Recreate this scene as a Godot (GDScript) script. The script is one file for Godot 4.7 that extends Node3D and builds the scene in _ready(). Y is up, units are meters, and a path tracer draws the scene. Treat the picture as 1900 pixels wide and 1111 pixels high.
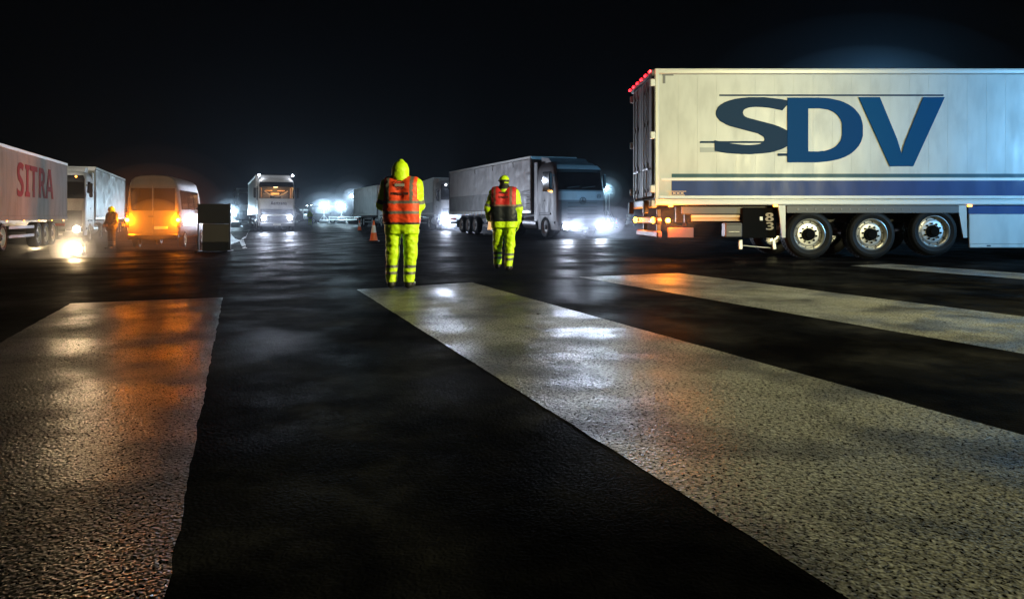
extends Node3D
# Night-time lorry park in the rain: marshals, parked and moving lorries, wet hatched asphalt.

var M := {}
var taken := {}
var rng := RandomNumberGenerator.new()
var noise := FastNoiseLite.new()

# ---------------------------------------------------------------- naming and tagging
func numbered(called: String) -> String:
	if not taken.has(called):
		taken[called] = 0
		return called
	taken[called] += 1
	return "%s_%03d" % [called, taken[called]]

func tag(o: Node, label := "", category := "", group := "", kind := "") -> Node:
	if label: o.set_meta("label", label)
	if category: o.set_meta("category", category)
	if group: o.set_meta("group", group)
	if kind: o.set_meta("kind", kind)
	return o

func thing(called: String, at: Vector3, turn: float, label: String, category: String, group := "") -> Node3D:
	var o := Node3D.new()
	o.name = numbered(called)
	add_child(o, true)
	o.position = at
	o.rotation.y = turn
	tag(o, label, category, group)
	return o

func obj(called: String, mesh: Mesh, mat: Material, parent: Node = self) -> MeshInstance3D:
	var o := MeshInstance3D.new()
	o.name = numbered(called) if parent == self else called
	o.mesh = mesh
	if mat: o.material_override = mat
	parent.add_child(o, true)
	return o

# ---------------------------------------------------------------- materials
func mat(r: float, g: float, b: float, rough := 0.6, metal := 0.0) -> StandardMaterial3D:
	var m := StandardMaterial3D.new()
	m.albedo_color = Color(r, g, b).linear_to_srgb()
	m.roughness = rough
	m.metallic = metal
	return m

func glow(r: float, g: float, b: float, k: float) -> StandardMaterial3D:
	var m := mat(0.6, 0.6, 0.6, 0.3)
	m.emission_enabled = true
	m.emission = Color(r, g, b).linear_to_srgb()
	m.emission_energy_multiplier = k
	return m

func ntex(type: int, freq: float, oct: int, gain: float, size: int, ramp: Array, normal := 0.0, seed_ := 1) -> NoiseTexture2D:
	var n := FastNoiseLite.new()
	n.noise_type = type
	n.frequency = freq
	n.fractal_octaves = oct
	n.fractal_gain = gain
	n.seed = seed_
	if type == FastNoiseLite.TYPE_CELLULAR:
		n.cellular_return_type = FastNoiseLite.RETURN_DISTANCE
	var t := NoiseTexture2D.new()
	t.width = size
	t.height = size
	t.seamless = true
	t.generate_mipmaps = false
	t.noise = n
	if normal > 0.0:
		t.as_normal_map = true
		t.bump_strength = normal
	elif ramp.size():
		var gr := Gradient.new()
		var offs := PackedFloat32Array()
		var cols := PackedColorArray()
		for e in ramp:
			offs.append(e[0])
			cols.append(e[1])
		gr.offsets = offs
		gr.colors = cols
		t.color_ramp = gr
	return t

func grey(v: float) -> Color:
	return Color(v, v, v)

func lin(r: float, g: float, b: float) -> Color:
	return Color(r, g, b).linear_to_srgb()

func make_materials() -> void:
	# wet ground: one 10 m tile; puddles, film and aggregate come from one broad fractal
	var rough := ntex(FastNoiseLite.TYPE_SIMPLEX, 0.0035, 8, 0.62, 2048, [[0.0, grey(0.26)], [0.4, grey(0.36)], [0.6, grey(0.47)], [1.0, grey(0.62)]], 0.0, 5)
	var bumps := ntex(FastNoiseLite.TYPE_VALUE, 0.83, 1, 0.5, 2048, [], 1.6, 9)
	var dark := ntex(FastNoiseLite.TYPE_SIMPLEX, 0.006, 8, 0.68, 1024, [[0.25, lin(0.004, 0.004, 0.0045)], [0.55, lin(0.008, 0.008, 0.0085)], [0.85, lin(0.022, 0.022, 0.022)]], 0.0, 3)
	var worn := ntex(FastNoiseLite.TYPE_SIMPLEX, 0.15, 4, 0.9, 2048, [[0.0, Color(0.2, 0.2, 0.19, 0.0)], [0.30, Color(0.2, 0.2, 0.19, 0.0)], [0.31, lin(0.06, 0.06, 0.055)], [0.42, lin(0.16, 0.16, 0.145)], [0.56, lin(0.31, 0.315, 0.28)], [0.8, lin(0.48, 0.485, 0.44)]], 0.0, 7)
	var rough_dry := ntex(FastNoiseLite.TYPE_SIMPLEX, 0.0035, 8, 0.62, 1024, [[0.1, grey(0.42)], [0.4, grey(0.5)], [0.6, grey(0.64)], [0.9, grey(0.82)]], 0.0, 5)
	var stains := ntex(FastNoiseLite.TYPE_SIMPLEX, 0.008, 6, 0.62, 1024, [[0.2, grey(0.45)], [0.42, grey(0.72)], [0.6, grey(0.95)], [0.8, grey(1.0)]], 0.0, 23)
	for k in ["asphalt", "paint", "dark_paint"]:
		var m := mat(1, 1, 1, 1.0)
		m.albedo_color = Color.WHITE
		m.albedo_texture = dark if k == "asphalt" else worn
		m.roughness_texture = rough if k != "asphalt" else rough_dry
		m.roughness_texture_channel = BaseMaterial3D.TEXTURE_CHANNEL_RED
		m.normal_enabled = true
		m.normal_texture = bumps
		m.normal_scale = 0.25 if k == "asphalt" else 0.5
		m.metallic_specular = 0.022 if k == "asphalt" else (0.40 if k == "paint" else 0.42)
		m.uv1_triplanar = true
		m.uv1_world_triplanar = true
		m.uv1_scale = Vector3(0.1, 0.1, 0.1)
		m.detail_enabled = true
		m.detail_albedo = stains
		m.detail_blend_mode = BaseMaterial3D.BLEND_MODE_MUL
		m.detail_uv_layer = BaseMaterial3D.DETAIL_UV_2
		m.uv2_triplanar = true
		m.uv2_world_triplanar = true
		m.uv2_scale = Vector3(0.083, 0.083, 0.083)
		if k != "asphalt":
			m.transparency = BaseMaterial3D.TRANSPARENCY_ALPHA_SCISSOR
			m.alpha_scissor_threshold = 0.5
		if k == "dark_paint": m.albedo_color = Color(0.36, 0.35, 0.34)  # same paint texture with a darker base tint
		if k == "paint": m.albedo_color = Color(0.93, 0.93, 0.91)
		M[k] = m
	# panels with faint road dirt
	var grime := ntex(FastNoiseLite.TYPE_SIMPLEX, 0.004, 6, 0.55, 1024, [[0.2, grey(0.91)], [0.5, grey(0.97)], [0.8, grey(1.0)]], 0.0, 13)
	var gl := ntex(FastNoiseLite.TYPE_SIMPLEX, 0.005, 6, 0.6, 1024, [[0.2, grey(0.37)], [0.8, grey(0.5)]], 0.0, 14)
	for k in [["white_panel", 0.60, 0.60, 0.555], ["blue_panel", 0.012, 0.045, 0.19], ["teal_panel", 0.03, 0.10, 0.13], ["curtain", 0.62, 0.63, 0.62], ["curtain_low", 0.30, 0.31, 0.31], ["off_white", 0.30, 0.29, 0.275], ["van_paint", 0.15, 0.146, 0.138], ["dark_silver", 0.14, 0.142, 0.15], ["white_paint", 0.72, 0.72, 0.70], ["silver_paint", 0.40, 0.41, 0.42], ["door_grey", 0.30, 0.30, 0.29]]:
		var m := mat(k[1], k[2], k[3], 1.0)
		m.albedo_texture = grime
		m.roughness_texture = gl
		m.uv1_triplanar = true
		m.uv1_scale = Vector3(0.31, 0.11, 0.31)
		M[k[0]] = m
	M.off_white.roughness_texture = null
	M.off_white.roughness = 0.75
	M.off_white.metallic_specular = 0.25
	M.rail = mat(0.62, 0.62, 0.58, 0.35, 0.3)
	M.rail_light = mat(0.72, 0.72, 0.68, 0.4)
	M.chassis = mat(0.02, 0.02, 0.021, 0.5)
	M.black = mat(0.012, 0.012, 0.013, 0.45)
	M.matt_black = mat(0.006, 0.006, 0.006, 0.9)
	M.matt_black.metallic_specular = 0.1
	M.plastic = mat(0.03, 0.03, 0.032, 0.4)
	M.grey = mat(0.16, 0.16, 0.16, 0.5)
	M.dull_brown = mat(0.08, 0.07, 0.064, 0.7)
	M.dim_grey = mat(0.075, 0.075, 0.078, 0.5)
	M.zinc = mat(0.5, 0.5, 0.5, 0.4, 0.9)
	M.rim = mat(0.66, 0.66, 0.64, 0.28, 0.85)
	M.rim_white = mat(0.6, 0.6, 0.58, 0.4, 0.1)
	M.tyre = mat(0.008, 0.008, 0.008, 0.6)
	M.tyre.metallic_specular = 0.3
	var tread := ntex(FastNoiseLite.TYPE_SIMPLEX, 0.03, 4, 0.6, 512, [], 3.0, 31)
	M.tyre.normal_enabled = true
	M.tyre.normal_texture = tread
	M.tyre.normal_scale = 0.5
	M.tyre.uv1_triplanar = true
	M.tyre.uv1_scale = Vector3(1.5, 1.5, 1.5)
	M.red_paint = mat(0.45, 0.035, 0.012, 0.45)
	M.red_print = mat(0.20, 0.016, 0.006, 0.7)
	M.red_print.metallic_specular = 0.15
	M.logo_blue = mat(0.005, 0.055, 0.17, 0.6)
	M.logo_mid = mat(0.006, 0.075, 0.19, 0.6)
	M.logo_slate = mat(0.018, 0.042, 0.085, 0.6)
	M.logo_grey = mat(0.28, 0.31, 0.32, 0.4)
	for k in ["logo_blue", "logo_mid", "logo_slate"]: M[k].metallic_specular = 0.15
	for k in ["blue_panel", "teal_panel"]: M[k].metallic_specular = 0.3
	M.logo_white = mat(0.8, 0.8, 0.77, 0.4)
	M.glass = mat(0.005, 0.006, 0.007, 0.06)
	var clear := StandardMaterial3D.new()
	clear.transparency = BaseMaterial3D.TRANSPARENCY_ALPHA
	clear.albedo_color = Color(0.8, 0.9, 0.9, 0.08)
	clear.roughness = 0.03
	M.clear = clear
	M.visor = mat(0.02, 0.02, 0.022, 0.3)
	M.plate = mat(0.7, 0.7, 0.66, 0.4)
	M.beige = mat(0.55, 0.36, 0.2, 0.8)
	M.cream = mat(0.75, 0.62, 0.42, 0.8)
	M.orange = mat(0.8, 0.14, 0.02, 0.5)
	M.sleeve = mat(0.75, 0.75, 0.74, 0.35)
	M.red_board = mat(0.16, 0.07, 0.09, 0.5)
	M.steel = mat(0.35, 0.35, 0.36, 0.4, 0.7)
	M.white_lamp = glow(0.82, 0.88, 1.0, 60.0)
	M.warm_lamp = glow(1.0, 0.86, 0.62, 60.0)
	M.far_lamp = glow(0.8, 0.92, 1.0, 80.0)
	M.amber_lamp = glow(1.0, 0.40, 0.02, 26.0)
	M.amber_small = glow(1.0, 0.36, 0.02, 6.0)
	M.red_small = glow(1.0, 0.012, 0.02, 7.0)
	M.warm_small = glow(1.0, 0.72, 0.38, 3.0)
	M.wand = glow(1.0, 0.55, 0.25, 0.9)  # glow given to a distant traffic cone built as a wand
	M.print_dark = mat(0.05, 0.03, 0.03, 0.6)
	M.print_grey = mat(0.35, 0.33, 0.33, 0.6)
	# cloth
	var weave := ntex(FastNoiseLite.TYPE_SIMPLEX, 0.02, 5, 0.6, 512, [], 2.5, 41)
	var cloth := mat(1, 1, 1, 0.55)
	cloth.vertex_color_use_as_albedo = true
	cloth.normal_enabled = true
	cloth.normal_texture = weave
	cloth.normal_scale = 0.5
	cloth.uv1_triplanar = true
	cloth.uv1_scale = Vector3(2.2, 2.2, 2.2)
	M.cloth = cloth

# ---------------------------------------------------------------- mesh helpers
func new_st() -> SurfaceTool:
	var st := SurfaceTool.new()
	st.begin(Mesh.PRIMITIVE_TRIANGLES)
	st.set_smooth_group(-1)
	return st

func done(st: SurfaceTool) -> ArrayMesh:
	st.generate_normals()
	return st.commit()

func tri(st: SurfaceTool, a: Vector3, b: Vector3, c: Vector3, out: Vector3) -> void:
	# faces out: Godot's front faces run clockwise
	if (b - a).cross(c - a).dot(out) > 0.0:
		var t := b
		b = c
		c = t
	st.add_vertex(a)
	st.add_vertex(b)
	st.add_vertex(c)

func quad(st: SurfaceTool, a: Vector3, b: Vector3, c: Vector3, d: Vector3, out: Vector3) -> void:
	tri(st, a, b, c, out)
	tri(st, a, c, d, out)

func box(st: SurfaceTool, c: Vector3, s: Vector3, bev := 0.0, basis_ := Basis()) -> void:
	st.set_smooth_group(-1)
	var h := s * 0.5
	bev = minf(bev, minf(h.x, minf(h.y, h.z)) * 0.9)
	var v := func(sx: int, sy: int, sz: int, ax: int) -> Vector3:
		var p := Vector3(sx * (h.x - bev), sy * (h.y - bev), sz * (h.z - bev))
		p[ax] = [sx, sy, sz][ax] * h[ax]
		return c + basis_ * p
	for ax in 3:
		for sg in [-1, 1]:
			var q := []
			for k in [[-1, -1], [1, -1], [1, 1], [-1, 1]]:
				var sgn := [0, 0, 0]
				sgn[ax] = sg
				sgn[(ax + 1) % 3] = k[0]
				sgn[(ax + 2) % 3] = k[1]
				q.append(v.call(sgn[0], sgn[1], sgn[2], ax))
			var n := Vector3.ZERO
			n[ax] = sg
			quad(st, q[0], q[1], q[2], q[3], basis_ * n)
	if bev <= 0.0:
		return
	for ax in 3:
		var a1 := (ax + 1) % 3
		var a2 := (ax + 2) % 3
		for s1 in [-1, 1]:
			for s2 in [-1, 1]:
				var lo := [0, 0, 0]
				lo[ax] = -1
				lo[a1] = s1
				lo[a2] = s2
				var hi := lo.duplicate()
				hi[ax] = 1
				var n := Vector3.ZERO
				n[a1] = s1
				n[a2] = s2
				quad(st, v.call(lo[0], lo[1], lo[2], a1), v.call(hi[0], hi[1], hi[2], a1), v.call(hi[0], hi[1], hi[2], a2), v.call(lo[0], lo[1], lo[2], a2), basis_ * n)
	for sx in [-1, 1]:
		for sy in [-1, 1]:
			for sz in [-1, 1]:
				tri(st, v.call(sx, sy, sz, 0), v.call(sx, sy, sz, 1), v.call(sx, sy, sz, 2), basis_ * Vector3(sx, sy, sz))

func box_mesh(c: Vector3, s: Vector3, bev := 0.0, basis_ := Basis()) -> ArrayMesh:
	var st := new_st()
	box(st, c, s, bev, basis_)
	return done(st)

func tube(st: SurfaceTool, p0: Vector3, p1: Vector3, r0: float, r1: float, n := 10, caps := true) -> void:
	var d := (p1 - p0).normalized()
	var u := d.cross(Vector3(0.31, 0.87, 0.38)).normalized()
	var w := d.cross(u)
	for i in n:
		var a0 := TAU * i / n
		var a1 := TAU * (i + 1) / n
		var e0 := u * cos(a0) + w * sin(a0)
		var e1 := u * cos(a1) + w * sin(a1)
		st.set_smooth_group(1)
		quad(st, p0 + e0 * r0, p0 + e1 * r0, p1 + e1 * r1, p1 + e0 * r1, e0 + e1)
		if caps:
			st.set_smooth_group(-1)
			if r0 > 0.0: tri(st, p0, p0 + e0 * r0, p0 + e1 * r0, -d)
			if r1 > 0.0: tri(st, p1, p1 + e0 * r1, p1 + e1 * r1, d)
	st.set_smooth_group(-1)

func tube_mesh(p0: Vector3, p1: Vector3, r0: float, r1: float, n := 10) -> ArrayMesh:
	var st := new_st()
	tube(st, p0, p1, r0, r1, n)
	return done(st)

# profile: [radius, along] pairs turned about the axis
func lathe(st: SurfaceTool, profile: Array, axis: Vector3, n := 32, smooth := true) -> void:
	var u := axis.cross(Vector3(0.0, 0.0, 1.0) if absf(axis.z) < 0.9 else Vector3(1, 0, 0)).normalized()
	var w := axis.cross(u)
	for k in profile.size() - 1:
		st.set_smooth_group(1 if smooth else k + 1)
		var r0: float = profile[k][0]
		var r1: float = profile[k + 1][0]
		var h0: float = profile[k][1]
		var h1: float = profile[k + 1][1]
		for i in n:
			var a0 := TAU * i / n
			var a1 := TAU * (i + 1) / n
			var e0 := u * cos(a0) + w * sin(a0)
			var e1 := u * cos(a1) + w * sin(a1)
			# outward: profile direction turned to the right, the profile running with the outside on its left
			var out := (e0 + e1) * 0.5 * (h1 - h0) - axis * (r1 - r0)
			if r0 < 1e-5:
				tri(st, axis * h0, e0 * r1 + axis * h1, e1 * r1 + axis * h1, out)
			elif r1 < 1e-5:
				tri(st, e0 * r0 + axis * h0, e1 * r0 + axis * h0, axis * h1, out)
			else:
				quad(st, e0 * r0 + axis * h0, e1 * r0 + axis * h0, e1 * r1 + axis * h1, e0 * r1 + axis * h1, out)
	st.set_smooth_group(-1)

func prism(st: SurfaceTool, poly: PackedVector2Array, depth: float, o: Vector3, x: Vector3, y: Vector3) -> void:
	# a polygon given on the axes x, y at o, thickened along x cross y
	var z := x.cross(y).normalized()
	var idx := Geometry2D.triangulate_polygon(poly)
	for k in range(0, idx.size(), 3):
		var p := []
		for j in 3:
			var q: Vector2 = poly[idx[k + j]]
			p.append(o + x * q.x + y * q.y)
		tri(st, p[0] + z * depth, p[1] + z * depth, p[2] + z * depth, z)
		tri(st, p[0], p[1], p[2], -z)
	var mid := Vector2.ZERO
	for q in poly: mid += q / poly.size()
	var cw := Geometry2D.is_polygon_clockwise(poly)
	for k in poly.size():
		var a := poly[k]
		var b := poly[(k + 1) % poly.size()]
		var e := b - a
		var n2 := Vector2(e.y, -e.x)
		if cw: n2 = -n2
		var pa := o + x * a.x + y * a.y
		var pb := o + x * b.x + y * b.y
		quad(st, pa, pb, pb + z * depth, pa + z * depth, x * n2.x + y * n2.y)

func lettering(called: String, words: String, parent: Node, mat_: Material, centre: Vector3, w: float, h: float, turn := 0.0, depth := 0.006, bold := true, italic := false) -> MeshInstance3D:
	var t := TextMesh.new()
	var f := SystemFont.new()
	f.font_names = PackedStringArray(["Droid Sans"])
	f.font_weight = 700 if bold else 400
	f.font_italic = italic
	t.font = f
	t.text = words
	t.font_size = 64
	t.pixel_size = 0.01
	t.depth = 0.01
	var bb := t.get_aabb()
	var o := obj(called, t, mat_, parent)
	var sx := w / maxf(bb.size.x, 0.01)
	var sy := h / maxf(bb.size.y, 0.01)
	var bs := Basis(Vector3.UP, turn) * Basis.from_scale(Vector3(sx, sy, depth / 0.01))
	o.transform = Transform3D(bs, centre - bs * (bb.position + bb.size * 0.5))
	return o

# lamp: a short glowing lens facing dir, with a light of the same colour just in front of it
func lamp(called: String, parent: Node3D, at: Vector3, dir: Vector3, r: float, m: Material, col: Color, energy: float, angle := 70.0) -> MeshInstance3D:
	var st := new_st()
	lathe(st, [[0.0, -0.03], [r, -0.03], [r, 0.0], [r * 0.93, 0.012], [r * 0.6, 0.028], [0.0, 0.035]], Vector3(0, 0, 1), 18)
	var o := obj(called, done(st), m, parent)
	var b := Basis.looking_at(-dir, Vector3.UP if absf(dir.normalized().y) < 0.95 else Vector3.RIGHT)
	o.transform = Transform3D(b, at)
	if energy > 0.0:
		if angle < 90.0:
			var l := SpotLight3D.new()
			l.spot_angle = angle
			l.spot_angle_attenuation = 1.0
			l.spot_range = 150.0
			l.spot_attenuation = 2.0
			setup_light(l, col, energy, r)
			o.add_child(l, true)
			l.name = "lamp_light"
			l.position = Vector3(0, 0, 0.06)
			l.rotation = Vector3(0, PI, 0)
		else:
			var l := OmniLight3D.new()
			l.omni_range = 150.0
			l.omni_attenuation = 2.0
			setup_light(l, col, energy, r)
			o.add_child(l, true)
			l.name = "lamp_light"
			l.position = Vector3(0, 0, 0.05 + r * 0.3)
	return o

func setup_light(l: Light3D, col: Color, energy: float, r: float) -> void:
	l.light_color = col
	l.light_energy = energy
	l.light_size = r
	l.shadow_enabled = true

# ---------------------------------------------------------------- ground
func ss(a: float, b: float, v: float) -> float:
	var t := clampf((v - a) / (b - a), 0.0, 1.0)
	return t * t * (3.0 - 2.0 * t)

func gh(x: float, z: float) -> float:
	# the yard drains into a shallow dip on the left
	return -0.33 * ss(-4.0, -11.0, x) * ss(13.0, 23.0, -z) * (1.0 - ss(36.0, 50.0, -z))

func on(x: float, z: float, y := 0.0) -> Vector3:
	return Vector3(x, gh(x, z) + y, z)

func build_ground() -> void:
	var xs := [-500.0, -250.0, -120.0, -70.0, -45.0]
	var v := -36.0
	while v < -3.0:
		xs.append(v)
		v += 1.5
	xs.append_array([-2.0, 10.0, 30.0, 70.0, 200.0, 500.0])
	var zs := [-900.0, -400.0, -200.0, -120.0, -80.0, -60.0]
	v = -51.0
	while v < -11.0:
		zs.append(v)
		v += 1.5
	zs.append_array([-10.0, 0.0, 20.0, 60.0])
	var st := new_st()
	st.set_smooth_group(1)
	for i in xs.size() - 1:
		for j in zs.size() - 1:
			var a := on(xs[i], zs[j])
			var b := on(xs[i + 1], zs[j])
			var c := on(xs[i + 1], zs[j + 1])
			var d := on(xs[i], zs[j + 1])
			quad(st, a, b, c, d, Vector3.UP)
	tag(obj("ground", done(st), M.asphalt), "wet black asphalt of the lorry park", "", "", "structure")

func marking(called: String, pts: Array, label: String, ragged := 0.005, dark_tint := false) -> void:
	# a sheet of paint 4 mm above the asphalt with slightly uneven edges
	var poly := PackedVector2Array()
	for k in pts.size():
		var a: Vector2 = pts[k]
		var b: Vector2 = pts[(k + 1) % pts.size()]
		var n := maxi(2, int(a.distance_to(b) / 0.07))
		var side := (b - a).orthogonal().normalized()
		for i in n:
			var wob := noise.get_noise_2d((a.x + b.x) * 9.0 + i * 3.1, (a.y - b.y) * 7.0 + i * 1.7) * ragged * 1.5 + rng.randf_range(-ragged, ragged) * 0.4
			poly.append(a.lerp(b, float(i) / n) + side * wob)
	var idx := Geometry2D.triangulate_polygon(poly)
	var st := new_st()
	for k in range(0, idx.size(), 3):
		var p := []
		for j in 3:
			var q: Vector2 = poly[idx[k + j]]
			p.append(on(q.x, q.y, 0.0012))
		tri(st, p[0], p[1], p[2], Vector3.UP)
	tag(obj(called, done(st), M.dark_paint if dark_tint else M.paint), label, "", "", "structure")

# ---------------------------------------------------------------- wheels
var wheel_cache := {}
func wheel(parent: Node3D, at: Vector3, side: float, r := 0.5, w := 0.36, rim_mat: Material = null, detailed := false) -> Node3D:
	# side: +1 when the outer face looks towards local +x
	if rim_mat == null: rim_mat = M.rim_white
	var key := "%s %s %s" % [r, w, detailed]
	if not wheel_cache.has(key):
		var n := 56 if detailed else 24
		var st := new_st()
		var hw := w * 0.5
		lathe(st, [[r * 0.60, -hw * 0.9], [r * 0.70, -hw], [r * 0.90, -hw * 0.97], [r * 0.97, -hw * 0.82], [r, -hw * 0.6], [r, hw * 0.6], [r * 0.975, hw * 0.80], [r * 0.955, hw * 0.86], [r * 0.93, hw * 0.94], [r * 0.90, hw * 0.985], [r * 0.84, hw], [r * 0.83, hw * 1.02], [r * 0.80, hw * 1.02], [r * 0.79, hw], [r * 0.70, hw * 0.97], [r * 0.655, hw * 0.9], [r * 0.60, hw * 0.8]], Vector3(1, 0, 0), n, true)
		if detailed:
			for i in 44:
				for row in 3:
					var a := TAU * (i + 0.5 * (row % 2)) / 44.0
					var b := Basis(Vector3(1, 0, 0), a)
					box(st, b * Vector3(-hw * 0.45 + row * hw * 0.45, r + 0.002, 0), Vector3(hw * 0.36, 0.012, TAU * r / 44.0 * 0.72), 0.003, b)
		var tyre_m := done(st)
		var st2 := new_st()
		lathe(st2, [[r * 0.60, hw * 0.45], [r * 0.655, hw * 0.86], [r * 0.66, hw * 0.93], [r * 0.64, hw * 0.95], [r * 0.61, hw * 0.9], [r * 0.585, hw * 0.55], [r * 0.55, hw * 0.46], [r * 0.50, hw * 0.50], [r * 0.44, hw * 0.56], [r * 0.30, hw * 0.58], [r * 0.28, hw * 0.52], [0.0, hw * 0.52]], Vector3(1, 0, 0), n, false)
		var rim_m := done(st2)
		var st3 := new_st()
		lathe(st3, [[r * 0.265, hw * 0.5], [r * 0.25, hw * 0.75], [r * 0.17, hw * 0.80], [r * 0.15, hw * 0.92], [r * 0.12, hw * 0.95], [0.0, hw * 0.95]], Vector3(1, 0, 0), 24, false)
		var hub_m := done(st3)
		var stud := new_st()
		tube(stud, Vector3(hw * 0.56, 0, 0), Vector3(hw * 0.74, 0, 0), r * 0.042, r * 0.036, 6)
		var stud_m := done(stud)
		var hole := new_st()
		tube(hole, Vector3(hw * 0.40, 0, 0), Vector3(hw * 0.515, 0, 0), r * 0.035, r * 0.035, 10)
		wheel_cache[key] = [tyre_m, rim_m, hub_m, stud_m, done(hole)]
	var c: Array = wheel_cache[key]
	var g := Node3D.new()
	g.name = "wheel"
	parent.add_child(g, true)
	g.position = at
	if side < 0.0: g.rotation.y = PI
	obj("tyre", c[0], M.tyre, g)
	obj("rim", c[1], rim_mat, g)
	obj("hub", c[2], M.matt_black if detailed else M.dim_grey, g)
	if detailed:
		for i in 10:
			var a := TAU * (i + 0.3) / 10.0
			var s := obj("wheel_stud", c[3], M.matt_black, g)
			s.position = Vector3(0, sin(a), cos(a)) * r * 0.335
			var h := obj("vent_hole", c[4], M.black, g)
			h.position = Vector3(0, sin(a + 0.31), cos(a + 0.31)) * r * 0.525
	return g

# ---------------------------------------------------------------- lorries
# a cab outline at one height: [y, front z, back z, half width, corner radius, bulge]
func outline(s: Array, grow := 0.0) -> PackedVector3Array:
	var y: float = s[0]
	var zf: float = s[1] + grow
	var zb: float = s[2] - grow
	var hw: float = s[3] + grow
	var r: float = s[4]
	var out := PackedVector3Array()
	for k in 5: out.append(Vector3(-hw, y, lerpf(zb, zf - r, k / 4.0)))
	for k in range(1, 7):
		var a := PI - PI * 0.5 * k / 6.0
		out.append(Vector3(-hw + r + cos(a) * r, y, zf - r + sin(a) * r))
	for k in range(1, 9): out.append(Vector3(lerpf(-hw + r, hw - r, k / 8.0), y, zf))
	for k in range(1, 7):
		var a := PI * 0.5 - PI * 0.5 * k / 6.0
		out.append(Vector3(hw - r + cos(a) * r, y, zf - r + sin(a) * r))
	for k in range(1, 5): out.append(Vector3(hw, y, lerpf(zf - r, zb, k / 4.0)))
	for k in out.size():
		if k > 4 and k < out.size() - 5:
			out[k].z += 0.05 * (1.0 - pow(out[k].x / hw, 2))
	return out

func slice_at(sl: Array, y: float) -> Array:
	for k in sl.size() - 1:
		if y <= sl[k + 1][0]:
			var t: float = clampf((y - sl[k][0]) / maxf(sl[k + 1][0] - sl[k][0], 1e-4), 0.0, 1.0)
			var out := []
			for j in 5: out.append(lerpf(sl[k][j], sl[k + 1][j], t))
			return out
	return sl[-1]

func skin(st: SurfaceTool, rows: Array, c0: int, c1: int, centre: Vector3) -> void:
	for k in rows.size() - 1:
		for j in range(c0, c1):
			var a: Vector3 = rows[k][j]
			var b: Vector3 = rows[k][j + 1]
			var c: Vector3 = rows[k + 1][j + 1]
			var d: Vector3 = rows[k + 1][j]
			quad(st, a, b, c, d, (a + b + c + d) * 0.25 - centre)

func patch(sl: Array, y0: float, y1: float, c0: int, c1: int, grow: float, steps := 6) -> ArrayMesh:
	var st := new_st()
	st.set_smooth_group(1)
	var rows := []
	for k in steps + 1: rows.append(outline(slice_at(sl, lerpf(y0, y1, float(k) / steps)), grow))
	skin(st, rows, c0, c1, Vector3(0, (y0 + y1) * 0.5, -1.2))
	# edges, so that the patch has thickness
	var low := outline(slice_at(sl, y0), 0.0)
	var high := outline(slice_at(sl, y1), 0.0)
	st.set_smooth_group(-1)
	for j in range(c0, c1):
		quad(st, rows[0][j], rows[0][j + 1], low[j + 1], low[j], Vector3.DOWN)
		quad(st, rows[-1][j], rows[-1][j + 1], high[j + 1], high[j], Vector3.UP)
	for k in steps:
		for j in [c0, c1]:
			var a := outline(slice_at(sl, lerpf(y0, y1, float(k) / steps)), 0.0)
			var b := outline(slice_at(sl, lerpf(y0, y1, float(k + 1) / steps)), 0.0)
			quad(st, rows[k][j], rows[k + 1][j], b[j], a[j], Vector3(-1 if j == c0 else 1, 0, 0.2))
	return done(st)

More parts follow.
